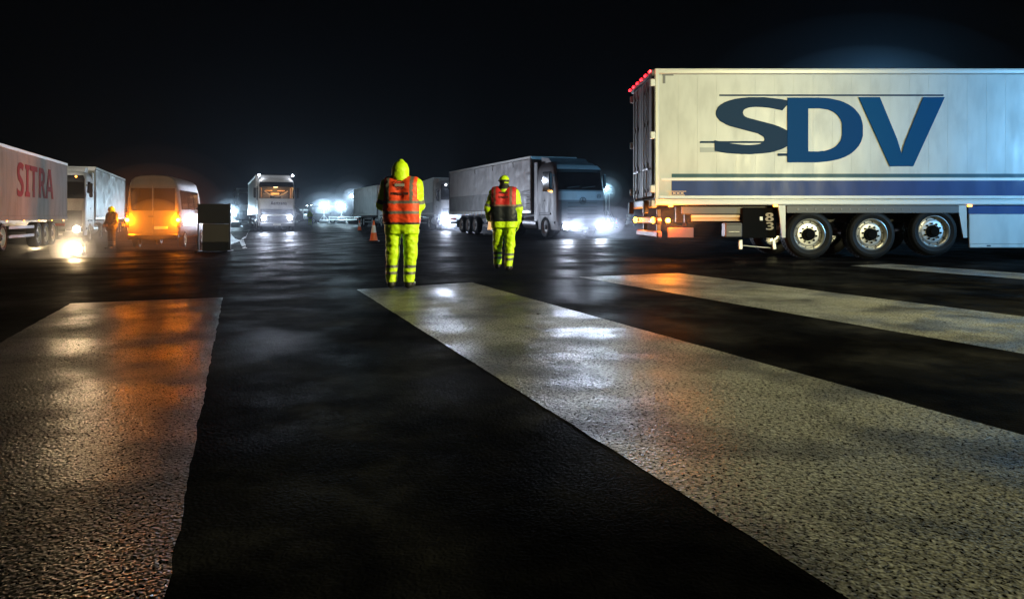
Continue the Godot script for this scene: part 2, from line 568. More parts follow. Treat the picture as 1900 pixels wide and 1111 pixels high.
# opts: paint, style, lamps, colours ... ; origin on the ground below the middle of the front bumper, front towards local +z
func lorry(called: String, at: Vector3, turn: float, label: String, o: Dictionary) -> Node3D:
	var t := thing(called, at, turn, label, "lorry", "lorries standing in the lorry park")
	var paint: Material = o.get("paint", M.white_paint)
	var tall: float = o.get("cab_top", 3.62)
	var style: String = o.get("style", "plain")
	var sl := [
		[0.38, -0.02, -2.25, 1.17, 0.16], [0.95, 0.0, -2.28, 1.22, 0.2], [1.55, 0.0, -2.28, 1.23, 0.22], [2.15, -0.03, -2.28, 1.23, 0.24],
		[2.6, -0.16, -2.28, 1.22, 0.26], [3.25, -0.36, -2.28, 1.2, 0.28], [tall - 0.22, -0.50, -2.26, 1.16, 0.32], [tall - 0.06, -0.72, -2.2, 1.08, 0.4], [tall, -1.05, -2.1, 0.95, 0.4],
	]
	var cab := Node3D.new()
	cab.name = "cab"
	t.add_child(cab)
	var open_cab: bool = o.get("lit_cab", false)
	# shell
	var st := new_st()
	st.set_smooth_group(1)
	var rows := []
	for s in sl: rows.append(outline(s))
	if open_cab:
		# with a real opening behind the windscreen
		var low := []
		for s in sl:
			if s[0] < 2.2: low.append(outline(s))
		low.append(outline(slice_at(sl, 2.24)))
		skin(st, low, 0, rows[0].size() - 1, Vector3(0, 1.5, -1.2))
		var mid := [outline(slice_at(sl, 2.24)), outline(slice_at(sl, 2.6)), outline(slice_at(sl, 3.2))]
		skin(st, mid, 0, 7, Vector3(0, 2.6, -1.2))
		skin(st, mid, rows[0].size() - 8, rows[0].size() - 1, Vector3(0, 2.6, -1.2))
		var high := [outline(slice_at(sl, 3.2))]
		for s in sl:
			if s[0] > 3.2: high.append(outline(s))
		skin(st, high, 0, rows[0].size() - 1, Vector3(0, 3.0, -1.2))
	else:
		skin(st, rows, 0, rows[0].size() - 1, Vector3(0, 2.0, -1.2))
	st.set_smooth_group(-1)
	for k in rows.size() - 1:
		quad(st, rows[k][0], rows[k][-1], rows[k + 1][-1], rows[k + 1][0], Vector3(0, 0, -1))
	var top: PackedVector3Array = rows[-1]
	for j in top.size() - 1:
		tri(st, top[j], top[j + 1], Vector3(0, tall + 0.02, -1.5), Vector3.UP)
	tri(st, top[-1], top[0], Vector3(0, tall + 0.02, -1.5), Vector3.UP)
	obj("cab_shell", done(st), paint, cab)
	var last: int = rows[0].size() - 1
	obj("windscreen", patch(sl, 2.22, 3.22, 7, last - 7, 0.012), M.clear if open_cab else M.glass, cab)
	obj("windscreen_header", patch(sl, 3.06, 3.24, 7, last - 7, 0.02), M.black, cab)
	for s in [-1.0, 1.0]:
		var w := new_st()
		var px := PackedVector2Array([Vector2(-1.65, 2.2), Vector2(-0.55, 2.12), Vector2(-0.48, 2.32), Vector2(-0.78, 3.1), Vector2(-1.65, 3.12)])
		if s > 0: prism(w, px, 0.012, Vector3(1.222, 0, 0), Vector3(0, 0, 1) * -1.0 * -1.0, Vector3(0, 1, 0))
		else: prism(w, px, 0.012, Vector3(-1.234, 0, 0), Vector3(0, 0, 1), Vector3(0, 1, 0))
		obj("side_window", done(w), M.glass, cab)
		obj("door_handle", box_mesh(Vector3(s * 1.245, 1.75, -1.5), Vector3(0.03, 0.04, 0.2), 0.01), M.black, cab)
		obj("mirror", box_mesh(Vector3(s * 1.42, 2.65, -0.42), Vector3(0.16, 0.72, 0.1), 0.04), o.get("mirror", M.black), cab)
		obj("mirror_arm", box_mesh(Vector3(s * 1.27, 2.9, -0.45), Vector3(0.2, 0.05, 0.05), 0.01), M.black, cab)
		obj("step", box_mesh(Vector3(s * 1.19, 0.72, -0.62), Vector3(0.12, 0.1, 0.5), 0.02), M.plastic, cab)
		obj("wheel_arch", box_mesh(Vector3(s * 1.19, 1.12, -1.42), Vector3(0.14, 0.1, 1.3), 0.03), M.plastic, cab)
		obj("side_fairing", box_mesh(Vector3(s * 1.2, 2.2, -2.48), Vector3(0.06, 2.9, 0.4), 0.02), paint, cab)
	# grille
	var gy0: float = o.get("grille", [0.62, 1.62])[0]
	var gy1: float = o.get("grille", [0.62, 1.62])[1]
	obj("grille", patch(sl, gy0, gy1, 9, last - 9, 0.012), M.dim_grey if style == "star" else M.plastic, cab)
	for k in 6:
		var yy := lerpf(gy0 + 0.1, gy1 - 0.1, k / 5.0)
		obj("grille_slat", box_mesh(Vector3(0, yy, 0.062), Vector3(1.5, 0.035, 0.05), 0.008), o.get("slat", M.black), cab)
	obj("bumper", box_mesh(Vector3(0, 0.47, 0.02), Vector3(2.34, 0.26, 0.2), 0.05), o.get("bumper", M.grey), cab)
	obj("number_plate", box_mesh(Vector3(0, 0.46, 0.128), Vector3(0.52, 0.115, 0.012), 0.004), M.plate, cab)
	obj("sun_visor", patch(sl, 3.2, 3.4, 8, last - 8, 0.07), o.get("visor", M.visor), cab)
	for s in [-0.45, 0.35]:
		obj("wiper", box_mesh(Vector3(s, 2.36, 0.0), Vector3(0.7, 0.025, 0.025), 0.006, Basis(Vector3(0, 0, 1), 0.12)), M.black, cab)
	# roof deflector
	var rd := new_st()
	prism(rd, PackedVector2Array([Vector2(-2.3, tall - 0.12), Vector2(-1.2, tall - 0.02), Vector2(-1.55, tall + 0.2), Vector2(-2.3, tall + 0.28)]), 2.0, Vector3(1.0, 0, 0), Vector3(0, 0, 1), Vector3(0, 1, 0))
	obj("roof_deflector", done(rd), paint, cab)
	# lamps
	var lc: Color = o.get("lamp_colour", Color(0.86, 0.91, 1.0))
	var lm: Material = o.get("lamp_mat", M.white_lamp)
	var hy: float = o.get("lamp_y", 0.72)
	for s in [-1.0, 1.0]:
		obj("headlight_housing", box_mesh(Vector3(s * 0.9, hy, 0.03), Vector3(0.46, 0.26, 0.16), 0.05), M.black, cab)
		var e: float = o.get("beam", 0.0)
		if e > 0.0:
			lamp("headlight", cab, Vector3(s * 0.86, hy, 0.14), o.get("aim", Vector3(0, -0.01, 1)), o.get("lamp_r", 0.16), lm, lc, e, 62.0)
		else:
			obj("headlight", box_mesh(Vector3(s * 0.88, hy, 0.12), Vector3(0.34, 0.18, 0.03), 0.012), M.glass, cab)
		if o.get("roof_lamps", 0.0) > 0.0:
			lamp("roof_lamp", cab, Vector3(s * 1.12, tall + 0.16, -0.72), Vector3(0, 0, 1), 0.07, lm, lc, o.roof_lamps, 62.0)
			obj("lamp_bracket", box_mesh(Vector3(s * 1.06, tall - 0.02, -0.80), Vector3(0.06, 0.3, 0.06), 0.01), M.black, cab)
		if o.get("visor_lamps", 0.0) > 0.0:
			lamp("marker_lamp", cab, Vector3(s * 0.78, 3.32, -0.24), Vector3(0, 0, 1), 0.05, o.get("marker_mat", lm), lc, o.visor_lamps, 62.0)
	if style == "star":
		for e in [[Vector3(0, 1.72, 0.09), 0.17], [Vector3(0.86, 1.94, 0.045), 0.1]]:
			var em := new_st()
			var prof := [[e[1] * 0.86, -0.012], [e[1], -0.012], [e[1], 0.012], [e[1] * 0.86, 0.012], [e[1] * 0.86, -0.012]]
			lathe(em, prof, Vector3(0, 0, 1), 24, false)
			for k in 3:
				var a := TAU * k / 3.0 + PI * 0.5
				tube(em, Vector3.ZERO, Vector3(cos(a), sin(a), 0) * e[1] * 0.9, e[1] * 0.15, e[1] * 0.04, 6)
			var eo := obj("emblem", done(em), M.black, cab)
			eo.position = e[0]
		obj("front_panel", patch(sl, 1.76, 2.15, 7, last - 7, 0.016), M.silver_paint, cab)
	# chassis, wheels
	var len_: float = o.get("trailer", 13.6)
	var back := -3.0 - len_
	obj("tractor_chassis", box_mesh(Vector3(0, 0.75, -3.3), Vector3(0.9, 0.32, 5.6), 0.02), M.chassis, t)
	obj("fuel_tank", tube_mesh(Vector3(0.95, 0.68, -2.5), Vector3(0.95, 0.68, -4.1), 0.3, 0.3, 16), M.steel, t)
	obj("fuel_tank", tube_mesh(Vector3(-0.95, 0.68, -2.5), Vector3(-0.95, 0.68, -4.1), 0.3, 0.3, 16), M.steel, t)
	for s in [-1.0, 1.0]:
		wheel(t, Vector3(s * 1.07, 0.5, -1.42), s)
		wheel(t, Vector3(s * 1.0, 0.5, -5.25), s, 0.5, 0.5)
		for k in 3:
			wheel(t, Vector3(s * 1.06, 0.5, back + o.get("overhang", 2.5) + k * o.get("axle_gap", 1.31)), s)
	# trailer
	var h0: float = o.get("floor", 1.18)
	var h1: float = o.get("roof", 4.0)
	var cz := (-3.0 + back) * 0.5
	obj("trailer_chassis", box_mesh(Vector3(0, 0.98, cz - 0.4), Vector3(1.0, 0.3, len_ - 1.4), 0.02), M.chassis, t)
	var tb := Node3D.new()
	tb.name = "trailer_body"
	t.add_child(tb)
	var bm: Material = o.get("body", M.curtain)
	var soft: bool = o.get("curtain", true)
	obj("front_bulkhead", box_mesh(Vector3(0, (h0 + h1) * 0.5, -3.04), Vector3(2.5, h1 - h0, 0.08), 0.02), o.get("bulkhead", paint), tb)
	obj("rear_doors", box_mesh(Vector3(0, (h0 + h1) * 0.5, back + 0.04), Vector3(2.5, h1 - h0, 0.08), 0.02), bm, tb)
	obj("trailer_roof", box_mesh(Vector3(0, h1 - 0.03, cz), Vector3(2.5, 0.06, len_ - 0.16), 0.015), bm, tb)
	obj("trailer_floor", box_mesh(Vector3(0, h0 + 0.06, cz), Vector3(2.46, 0.12, len_ - 0.16), 0.0), M.dim_grey, tb)
	for s in [-1.0, 1.0]:
		if soft:
			obj("side_curtain", curtain(s, h0 + 0.16, h1 - 0.14, back + 0.09, -3.1, o.get("split", 0.0)), null, tb)
			for k in int(len_ / 0.6):
				obj("strap", box_mesh(Vector3(s * 1.262, h0 + 0.02, back + 0.4 + k * 0.6), Vector3(0.02, 0.3, 0.05), 0.004), M.beige if o.get("buckles", false) else M.grey, tb)
			for z in [-3.1, back + 0.06]:
				obj("corner_post", box_mesh(Vector3(s * 1.24, (h0 + h1) * 0.5, z), Vector3(0.06, h1 - h0, 0.12), 0.012), M.grey, tb)
			for k in 4:
				obj("roof_roller", box_mesh(Vector3(s * 1.266, h1 - 0.28, lerpf(back, -3.0, (k + 0.7) / 4.5)), Vector3(0.02, 0.3, 0.09), 0.006), M.rail, tb)
		else:
			var n := int(len_ / 1.25)
			for k in n:
				var z0 := lerpf(back + 0.09, -3.09, float(k) / n)
				var z1 := lerpf(back + 0.09, -3.09, float(k + 1) / n)
				obj("side_panel", box_mesh(Vector3(s * 1.232, (h0 + h1) * 0.5, (z0 + z1) * 0.5), Vector3(0.03, h1 - h0 - 0.26, z1 - z0 - 0.006), 0.003), bm, tb)
		obj("roof_rail", box_mesh(Vector3(s * 1.245, h1 - 0.06, cz), Vector3(0.05, 0.13, len_), 0.015), M.rail, tb)
		obj("side_rail", box_mesh(Vector3(s * 1.245, h0 + 0.06, cz), Vector3(0.05, 0.17, len_), 0.015), o.get("rail", M.rail), tb)
		for k in 6:
			obj("side_marker", box_mesh(Vector3(s * 1.255, h0 - 0.05, lerpf(back + 0.8, -3.6, k / 5.0)), Vector3(0.03, 0.05, 0.1), 0.01), M.amber_small if o.get("markers", false) else M.orange, t)
		obj("landing_leg", box_mesh(Vector3(s * 0.85, 0.62, -5.75 if len_ < 12.5 else -6.3), Vector3(0.12, 0.75, 0.12), 0.01), M.steel, t)
		for k in 2:
			obj("side_guard", box_mesh(Vector3(s * 1.2, 0.5 + k * 0.32, -8.5 if len_ > 12.5 else -7.6), Vector3(0.04, 0.12, 3.2), 0.01), M.grey, t)
		obj("mudflap", box_mesh(Vector3(s * 1.03, 0.55, back + 1.6), Vector3(0.4, 0.5, 0.02), 0.0), M.black, t)
		obj("tail_light", box_mesh(Vector3(s * 0.95, 0.85, back - 0.02), Vector3(0.4, 0.12, 0.05), 0.01), M.red_paint, t)
	obj("rear_bumper", box_mesh(Vector3(0, 0.6, back + 0.1), Vector3(2.4, 0.14, 0.1), 0.02), M.chassis, t)
	return t

# a soft side with folds; split > 0 gives a darker lower band
func curtain(s: float, y0: float, y1: float, z0: float, z1: float, split: float) -> ArrayMesh:
	var am := ArrayMesh.new()
	var ny := 16
	var nz := 150
	var ys := []
	for band in ([[y0, y1, 0]] if split <= 0.0 else [[y0, lerpf(y0, y1, split), 1], [lerpf(y0, y1, split), y1, 0]]):
		var st := new_st()
		st.set_smooth_group(1)
		var p := func(i: int, j: int) -> Vector3:
			var z := lerpf(z0, z1, float(i) / nz)
			var y := lerpf(band[0], band[1], float(j) / ny)
			var edge: float = pow(absf((y - (y0 + y1) * 0.5) / ((y1 - y0) * 0.5)), 3.0)
			var f := 0.012 * noise.get_noise_2d(z * 150.0, y * 8.0 + s * 40.0) + 0.03 * noise.get_noise_2d(z * 14.0 + 77.0, y * 22.0)
			f += edge * 0.014 * sin(z * TAU / 0.6)
			f += 0.03 * ss(0.9, 0.0, z1 - z) * sin(y * TAU / 0.22 + 1.5 * noise.get_noise_1d(y * 60.0))
			return Vector3(s * (1.235 + f), y, z)
		for i in nz:
			for j in ny:
				quad(st, p.call(i, j), p.call(i + 1, j), p.call(i + 1, j + 1), p.call(i, j + 1), Vector3(s, 0, 0))
		st.generate_normals()
		st.set_material(M.curtain_low if band[2] == 1 else M.curtain)
		st.commit(am)
	return am

# ---------------------------------------------------------------- the moving refrigerated trailer
# local axes: x from the rear doors to the front, near side at z = 0, far side at z = -2.55
func big_trailer(at: Vector3) -> void:
	var t := thing("refrigerated_trailer", at, 0.0, "tall white and navy box trailer with red lights along its rear roof edge", "trailer")
	var L := 13.6
	var W := 2.55
	var h0 := 1.30
	var h1 := 4.389
	var body := Node3D.new()
	body.name = "trailer_box"
	t.add_child(body)
	obj("roof_panel", box_mesh(Vector3(L / 2, h1 - 0.05, -W / 2), Vector3(L - 0.1, 0.08, W - 0.1), 0.02), M.white_panel, body)
	obj("floor_panel", box_mesh(Vector3(L / 2, h0 + 0.05, -W / 2), Vector3(L - 0.1, 0.1, W - 0.1), 0.0), M.dim_grey, body)
	obj("front_wall", box_mesh(Vector3(L - 0.05, (h0 + h1) / 2, -W / 2), Vector3(0.1, h1 - h0 - 0.1, W - 0.1), 0.02), M.white_panel, body)
	for side in [0, 1]:
		var z := -0.045 if side == 0 else -W + 0.045
		var zo := 1.0 if side == 0 else -1.0
		var n := 30
		for k in n:
			var x0 := lerpf(0.10, L - 0.10, float(k) / n)
			var x1 := lerpf(0.10, L - 0.10, float(k + 1) / n)
			obj("side_panel", box_mesh(Vector3((x0 + x1) / 2, (1.42 + h1 - 0.12) / 2, z), Vector3(x1 - x0 - 0.001, h1 - 0.12 - 1.42, 0.05), 0.0015), M.white_panel, body)
		obj("top_rail", box_mesh(Vector3(L / 2, h1 - 0.06, z + zo * 0.012), Vector3(L, 0.105, 0.075), 0.02), M.rail, body)
		obj("top_cap", box_mesh(Vector3(L / 2, h1 - 0.003, z + zo * 0.016), Vector3(L, 0.03, 0.08), 0.012), M.rail_light, body)
		obj("bottom_rail", box_mesh(Vector3(L / 2, 1.305, z + zo * 0.012), Vector3(L, 0.115, 0.08), 0.02), M.rail_light, body)
		obj("rail_lip", box_mesh(Vector3(L / 2, 1.373, z + zo * 0.016), Vector3(L, 0.02, 0.08), 0.006), M.rail, body)
		obj("white_strip", box_mesh(Vector3(L / 2, 1.425, z + zo * 0.014), Vector3(L - 0.2, 0.06, 0.06), 0.01), M.logo_white, body)
		obj("blue_band", box_mesh(Vector3(L / 2 + 0.12, 1.635, z + zo * 0.027), Vector3(L - 0.55, 0.345, 0.01), 0.002), M.blue_panel, body)
		obj("band_piping", box_mesh(Vector3(L / 2, 1.84, z + zo * 0.028), Vector3(L - 0.3, 0.052, 0.012), 0.004), M.logo_white, body)
		obj("teal_stripe", box_mesh(Vector3(L / 2 + 0.12, 1.925, z + zo * 0.027), Vector3(L - 0.55, 0.085, 0.008), 0.002), M.teal_panel, body)
		obj("corner_post", box_mesh(Vector3(0.05, (h0 + h1) / 2, z + zo * 0.01), Vector3(0.1, h1 - h0, 0.08), 0.02), M.rail, body)
	# livery
	var zf := -0.018
	lettering("logo_letter", "S", body, M.logo_slate, Vector3(2.28, 3.08, zf + 0.006), 1.78, 1.32)
	lettering("logo_letter", "D", body, M.logo_blue, Vector3(3.95, 2.98, zf + 0.012), 1.75, 1.5)
	lettering("logo_letter", "V", body, M.logo_mid, Vector3(5.72, 2.94, zf + 0.018), 2.0, 1.6)
	obj("logo_line", box_mesh(Vector3(4.1, 3.785, zf), Vector3(5.2, 0.038, 0.008), 0.001), M.logo_slate, body)
	obj("logo_line", box_mesh(Vector3(1.8, 2.70, zf - 0.0005), Vector3(1.5, 0.045, 0.008), 0.001), M.logo_slate, body)
	obj("logo_line", box_mesh(Vector3(2.25, 2.52, zf - 0.0015), Vector3(2.4, 0.11, 0.008), 0.001), M.logo_grey, body)
	obj("logo_line", box_mesh(Vector3(3.6, 2.41, zf + 0.0065), Vector3(1.5, 0.06, 0.008), 0.001), M.logo_slate, body)
	# corner plate
	obj("corner_plate", box_mesh(Vector3(0.22, 4.19, zf), Vector3(0.06, 0.26, 0.006), 0.001), M.grey, body)
	obj("corner_plate", box_mesh(Vector3(0.31, 4.265, zf + 0.002), Vector3(0.26, 0.055, 0.006), 0.001), M.grey, body)
	obj("maker_plate", box_mesh(Vector3(0.50, 1.56, zf + 0.012), Vector3(0.46, 0.012, 0.008), 0.001), M.cream, body)
	obj("maker_plate", box_mesh(Vector3(0.50, 1.47, zf + 0.012), Vector3(0.40, 0.012, 0.008), 0.001), M.cream, body)
	lettering("maker_lettering", "XXXX", body, M.cream, Vector3(0.50, 1.515, zf + 0.011), 0.36, 0.05)
	# rear doors
	for k in 2:
		var zc := -W * (0.27 + 0.46 * k)
		var d := obj("rear_door", box_mesh(Vector3(-0.01, (h0 + h1) / 2 + 0.02, zc), Vector3(0.07, h1 - h0 - 0.24, W * 0.44), 0.02), M.door_grey, t)
		for b in 2:
			var zb := zc + (0.16 if b == 0 else -0.2)
			obj("locking_bar", tube_mesh(Vector3(-0.075, h0 + 0.12, zb), Vector3(-0.075, h1 - 0.2, zb), 0.018, 0.018, 8), M.zinc, d)
			obj("bar_handle", box_mesh(Vector3(-0.09, 2.1, zb + 0.12), Vector3(0.03, 0.05, 0.3), 0.01), M.zinc, d)
			for y in [h0 + 0.3, 2.2, 3.2, h1 - 0.4]:
				obj("bar_bracket", box_mesh(Vector3(-0.062, y, zb), Vector3(0.04, 0.09, 0.1), 0.01), M.steel, d)
	obj("door_seal", box_mesh(Vector3(-0.012, (h0 + h1) / 2, -W / 2), Vector3(0.06, h1 - h0 - 0.2, 0.06), 0.01), M.black, t)
	obj("rear_frame", box_mesh(Vector3(-0.02, h1 - 0.075, -W / 2), Vector3(0.14, 0.15, W - 0.02), 0.03), M.dim_grey, t)
	obj("rear_sill", box_mesh(Vector3(-0.02, h0 - 0.02, -W / 2), Vector3(0.16, 0.2, W - 0.02), 0.03), M.steel, t)
	for y in [1.62, 2.86, 4.08]:
		for z in [-0.03, -W + 0.03]:
			obj("door_hinge", box_mesh(Vector3(-0.05, y, z), Vector3(0.11, 0.17, 0.08), 0.015), M.rail_light, t)
	for k in 6:
		obj("roof_marker_light", box_mesh(Vector3(-0.11, h1 - 0.05, lerpf(-0.04, -W + 0.02, k / 5.0)), Vector3(0.05, 0.055, 0.15), 0.015), M.red_small, t)
	for k in 2:
		obj("rubber_buffer", box_mesh(Vector3(-0.14, 1.2, -0.35 - k * 1.85), Vector3(0.12, 0.3, 0.16), 0.02), M.black, t)
	# running gear
	for z in [-0.85, -1.70]:
		obj("chassis_beam", box_mesh(Vector3(L / 2 + 0.2, 1.03, z), Vector3(L - 1.4, 0.4, 0.12), 0.01), M.chassis, t)
	for k in 3:
		var x: float = 3.60 + 1.447 * k
		var y := 0.56 if k < 2 else 0.63
		var m: Material = M.rim
		wheel(t, Vector3(x, y, -0.22), 1.0, 0.56, 0.4, m, true).rotation.y = -PI / 2
		wheel(t, Vector3(x, y, -W + 0.22), 1.0, 0.56, 0.4, m, true).rotation.y = PI / 2
		obj("axle", tube_mesh(Vector3(x, y, -0.3), Vector3(x, y, -W + 0.3), 0.075, 0.075, 10), M.chassis, t)
		obj("air_spring", tube_mesh(Vector3(x + 0.35, y, -0.8), Vector3(x + 0.35, 1.0, -0.8), 0.13, 0.13, 12), M.black, t)
	for zz in [-0.01, -W + 0.01]:
		obj("wheel_valance", box_mesh(Vector3(5.05, 1.145, zz), Vector3(4.0, 0.175, 0.03), 0.008), M.dim_grey, t)
		if zz > -1.0:
			for k in 14:
				obj("rivet", tube_mesh(Vector3(3.32 + k * 0.2, 1.145, 0.004), Vector3(3.32 + k * 0.2, 1.145, 0.012), 0.03 - 0.001 * k, 0.024 - 0.001 * k, 10), M.grey, t)
		for p in [[PackedVector2Array([Vector2(2.86, 1.235), Vector2(3.03, 1.235), Vector2(3.03, 0.49), Vector2(2.96, 0.49)])], [PackedVector2Array([Vector2(7.02, 1.235), Vector2(7.22, 1.235), Vector2(7.24, 0.49), Vector2(7.15, 0.49)])]]:
			var g := new_st()
			prism(g, p[0], 0.05, Vector3(0, 0, zz - 0.04), Vector3(1, 0, 0), Vector3(0, 1, 0))
			obj("mudguard_end", done(g), M.white_panel, t)
		obj("mudguard_top", box_mesh(Vector3(5.05, 1.19, -W / 2 + (W / 2 - 0.25) * signf(zz + 1.0)), Vector3(4.1, 0.04, 0.45), 0.01), M.black, t)
	# under the tail
	obj("tail_board", box_mesh(Vector3(0.61, 0.605, -0.05), Vector3(0.60, 0.235, 0.04), 0.01), M.red_board, t)
	obj("underrun_bar", box_mesh(Vector3(0.12, 0.56, -W / 2), Vector3(0.12, 0.16, W - 0.1), 0.03), M.red_board, t)
	for z in [-0.5, -2.05]:
		obj("underrun_arm", box_mesh(Vector3(0.2, 0.85, z), Vector3(0.1, 0.6, 0.1), 0.01), M.chassis, t)
	obj("tail_light_bar", box_mesh(Vector3(0.1, 0.89, -W / 2), Vector3(0.14, 0.18, W - 0.1), 0.03), M.black, t)
	obj("stowage_rail", box_mesh(Vector3(1.5, 0.985, -0.30), Vector3(1.15, 0.06, 0.07), 0.012), M.cream, t)
	obj("stowage_rail", box_mesh(Vector3(1.5, 0.885, -0.30), Vector3(1.15, 0.025, 0.07), 0.008), M.cream, t)
	obj("stowage_plate", box_mesh(Vector3(1.5, 0.935, -0.32), Vector3(1.15, 0.07, 0.03), 0.008), M.beige, t)
	var bx := obj("valve_box", box_mesh(Vector3(1.86, 0.665, -0.22), Vector3(0.40, 0.34, 0.28), 0.025), M.dim_grey, t)
	obj("box_lid", box_mesh(Vector3(1.86, 0.80, -0.07), Vector3(0.36, 0.04, 0.03), 0.01), M.dim_grey, bx)
	obj("box_handle", tube_mesh(Vector3(1.74, 0.62, -0.072), Vector3(1.98, 0.62, -0.072), 0.012, 0.012, 8), M.zinc, bx)
	obj("subframe", box_mesh(Vector3(1.7, 1.13, -0.3), Vector3(2.0, 0.2, 0.1), 0.02), M.dim_grey, t)
	var fl := obj("mudflap", box_mesh(Vector3(2.49, 0.83, -0.2), Vector3(0.8, 0.72, 0.05), 0.015), M.matt_black, t)
	lettering("flap_lettering", "8", fl, M.print_grey, Vector3(2.72, 0.965, -0.170), 0.20, 0.20)
	lettering("flap_lettering", "3", fl, M.print_grey, Vector3(2.73, 0.755, -0.170), 0.18, 0.18)
	obj("flap_label", box_mesh(Vector3(2.53, 0.93, -0.172), Vector3(0.07, 0.09, 0.006), 0.002), M.rim_white, fl)
	for x in [2.05, 2.83]:
		obj("hanging_bracket", box_mesh(Vector3(x, 0.32, -0.18), Vector3(0.10, 0.24, 0.04), 0.02, Basis(Vector3(0, 0, 1), 0.14 * (1 if x > 2.5 else 0))), M.zinc, t)
	obj("hanging_bracket", box_mesh(Vector3(2.70, 0.44, -0.17), Vector3(0.08, 0.07, 0.03), 0.01), M.cream, t)
	obj("air_hose", tube_mesh(Vector3(2.05, 0.30, -0.25), Vector3(2.8, 0.24, -0.25), 0.015, 0.015, 6), M.steel, t)
	# skirt in front of the wheels
	for k in 3:
		var x0: float = 7.29 + k * 1.95
		var sk := obj("side_skirt", box_mesh(Vector3(x0 + 0.965, 0.69, -0.03), Vector3(1.93, 0.69, 0.04), 0.01), M.white_panel, t)
		obj("skirt_trim", box_mesh(Vector3(x0 + 0.965, 0.30, -0.028), Vector3(1.93, 0.085, 0.045), 0.012), M.white_panel, sk)
		obj("skirt_latch", box_mesh(Vector3(x0 + 0.45, 0.30, -0.004), Vector3(0.09, 0.03, 0.02), 0.006), M.black, sk)
		obj("skirt_carrier", box_mesh(Vector3(x0 + 0.965, 1.13, -0.06), Vector3(1.94, 0.2, 0.04), 0.01), M.blue_panel, t)
	for z in [-0.5, -2.05]:
		obj("landing_leg", box_mesh(Vector3(11.2, 0.72, z), Vector3(0.14, 0.9, 0.14), 0.01), M.steel, t)
		obj("landing_foot", box_mesh(Vector3(11.2, 0.25, z), Vector3(0.3, 0.05, 0.3), 0.01), M.steel, t)
	# lamps
	for x in [0.37, 2.80, 7.30]:
		obj("side_marker_light", box_mesh(Vector3(x, 1.222, -0.01), Vector3(0.11, 0.045, 0.05), 0.015), M.amber_small, t)
	for z in [-0.2, -W + 0.2]:
		lamp("indicator_light", t, Vector3(-0.01, 0.89, z), Vector3(-1, 0, 0), 0.07, M.amber_lamp, Color(1, 0.5, 0.05), 0.7, 100.0)
		obj("tail_light", box_mesh(Vector3(0.02, 0.89, z - 0.2 * signf(z + W / 2)), Vector3(0.04, 0.08, 0.16), 0.01), M.red_small, t)
	lamp("indicator_light", t, Vector3(0.31, 0.885, -0.01), Vector3(0, 0, 1), 0.055, M.amber_lamp, Color(1, 0.5, 0.05), 3.2, 100.0)
	obj("tail_light", box_mesh(Vector3(0.11, 0.91, -0.04), Vector3(0.09, 0.06, 0.05), 0.015), M.red_small, t)

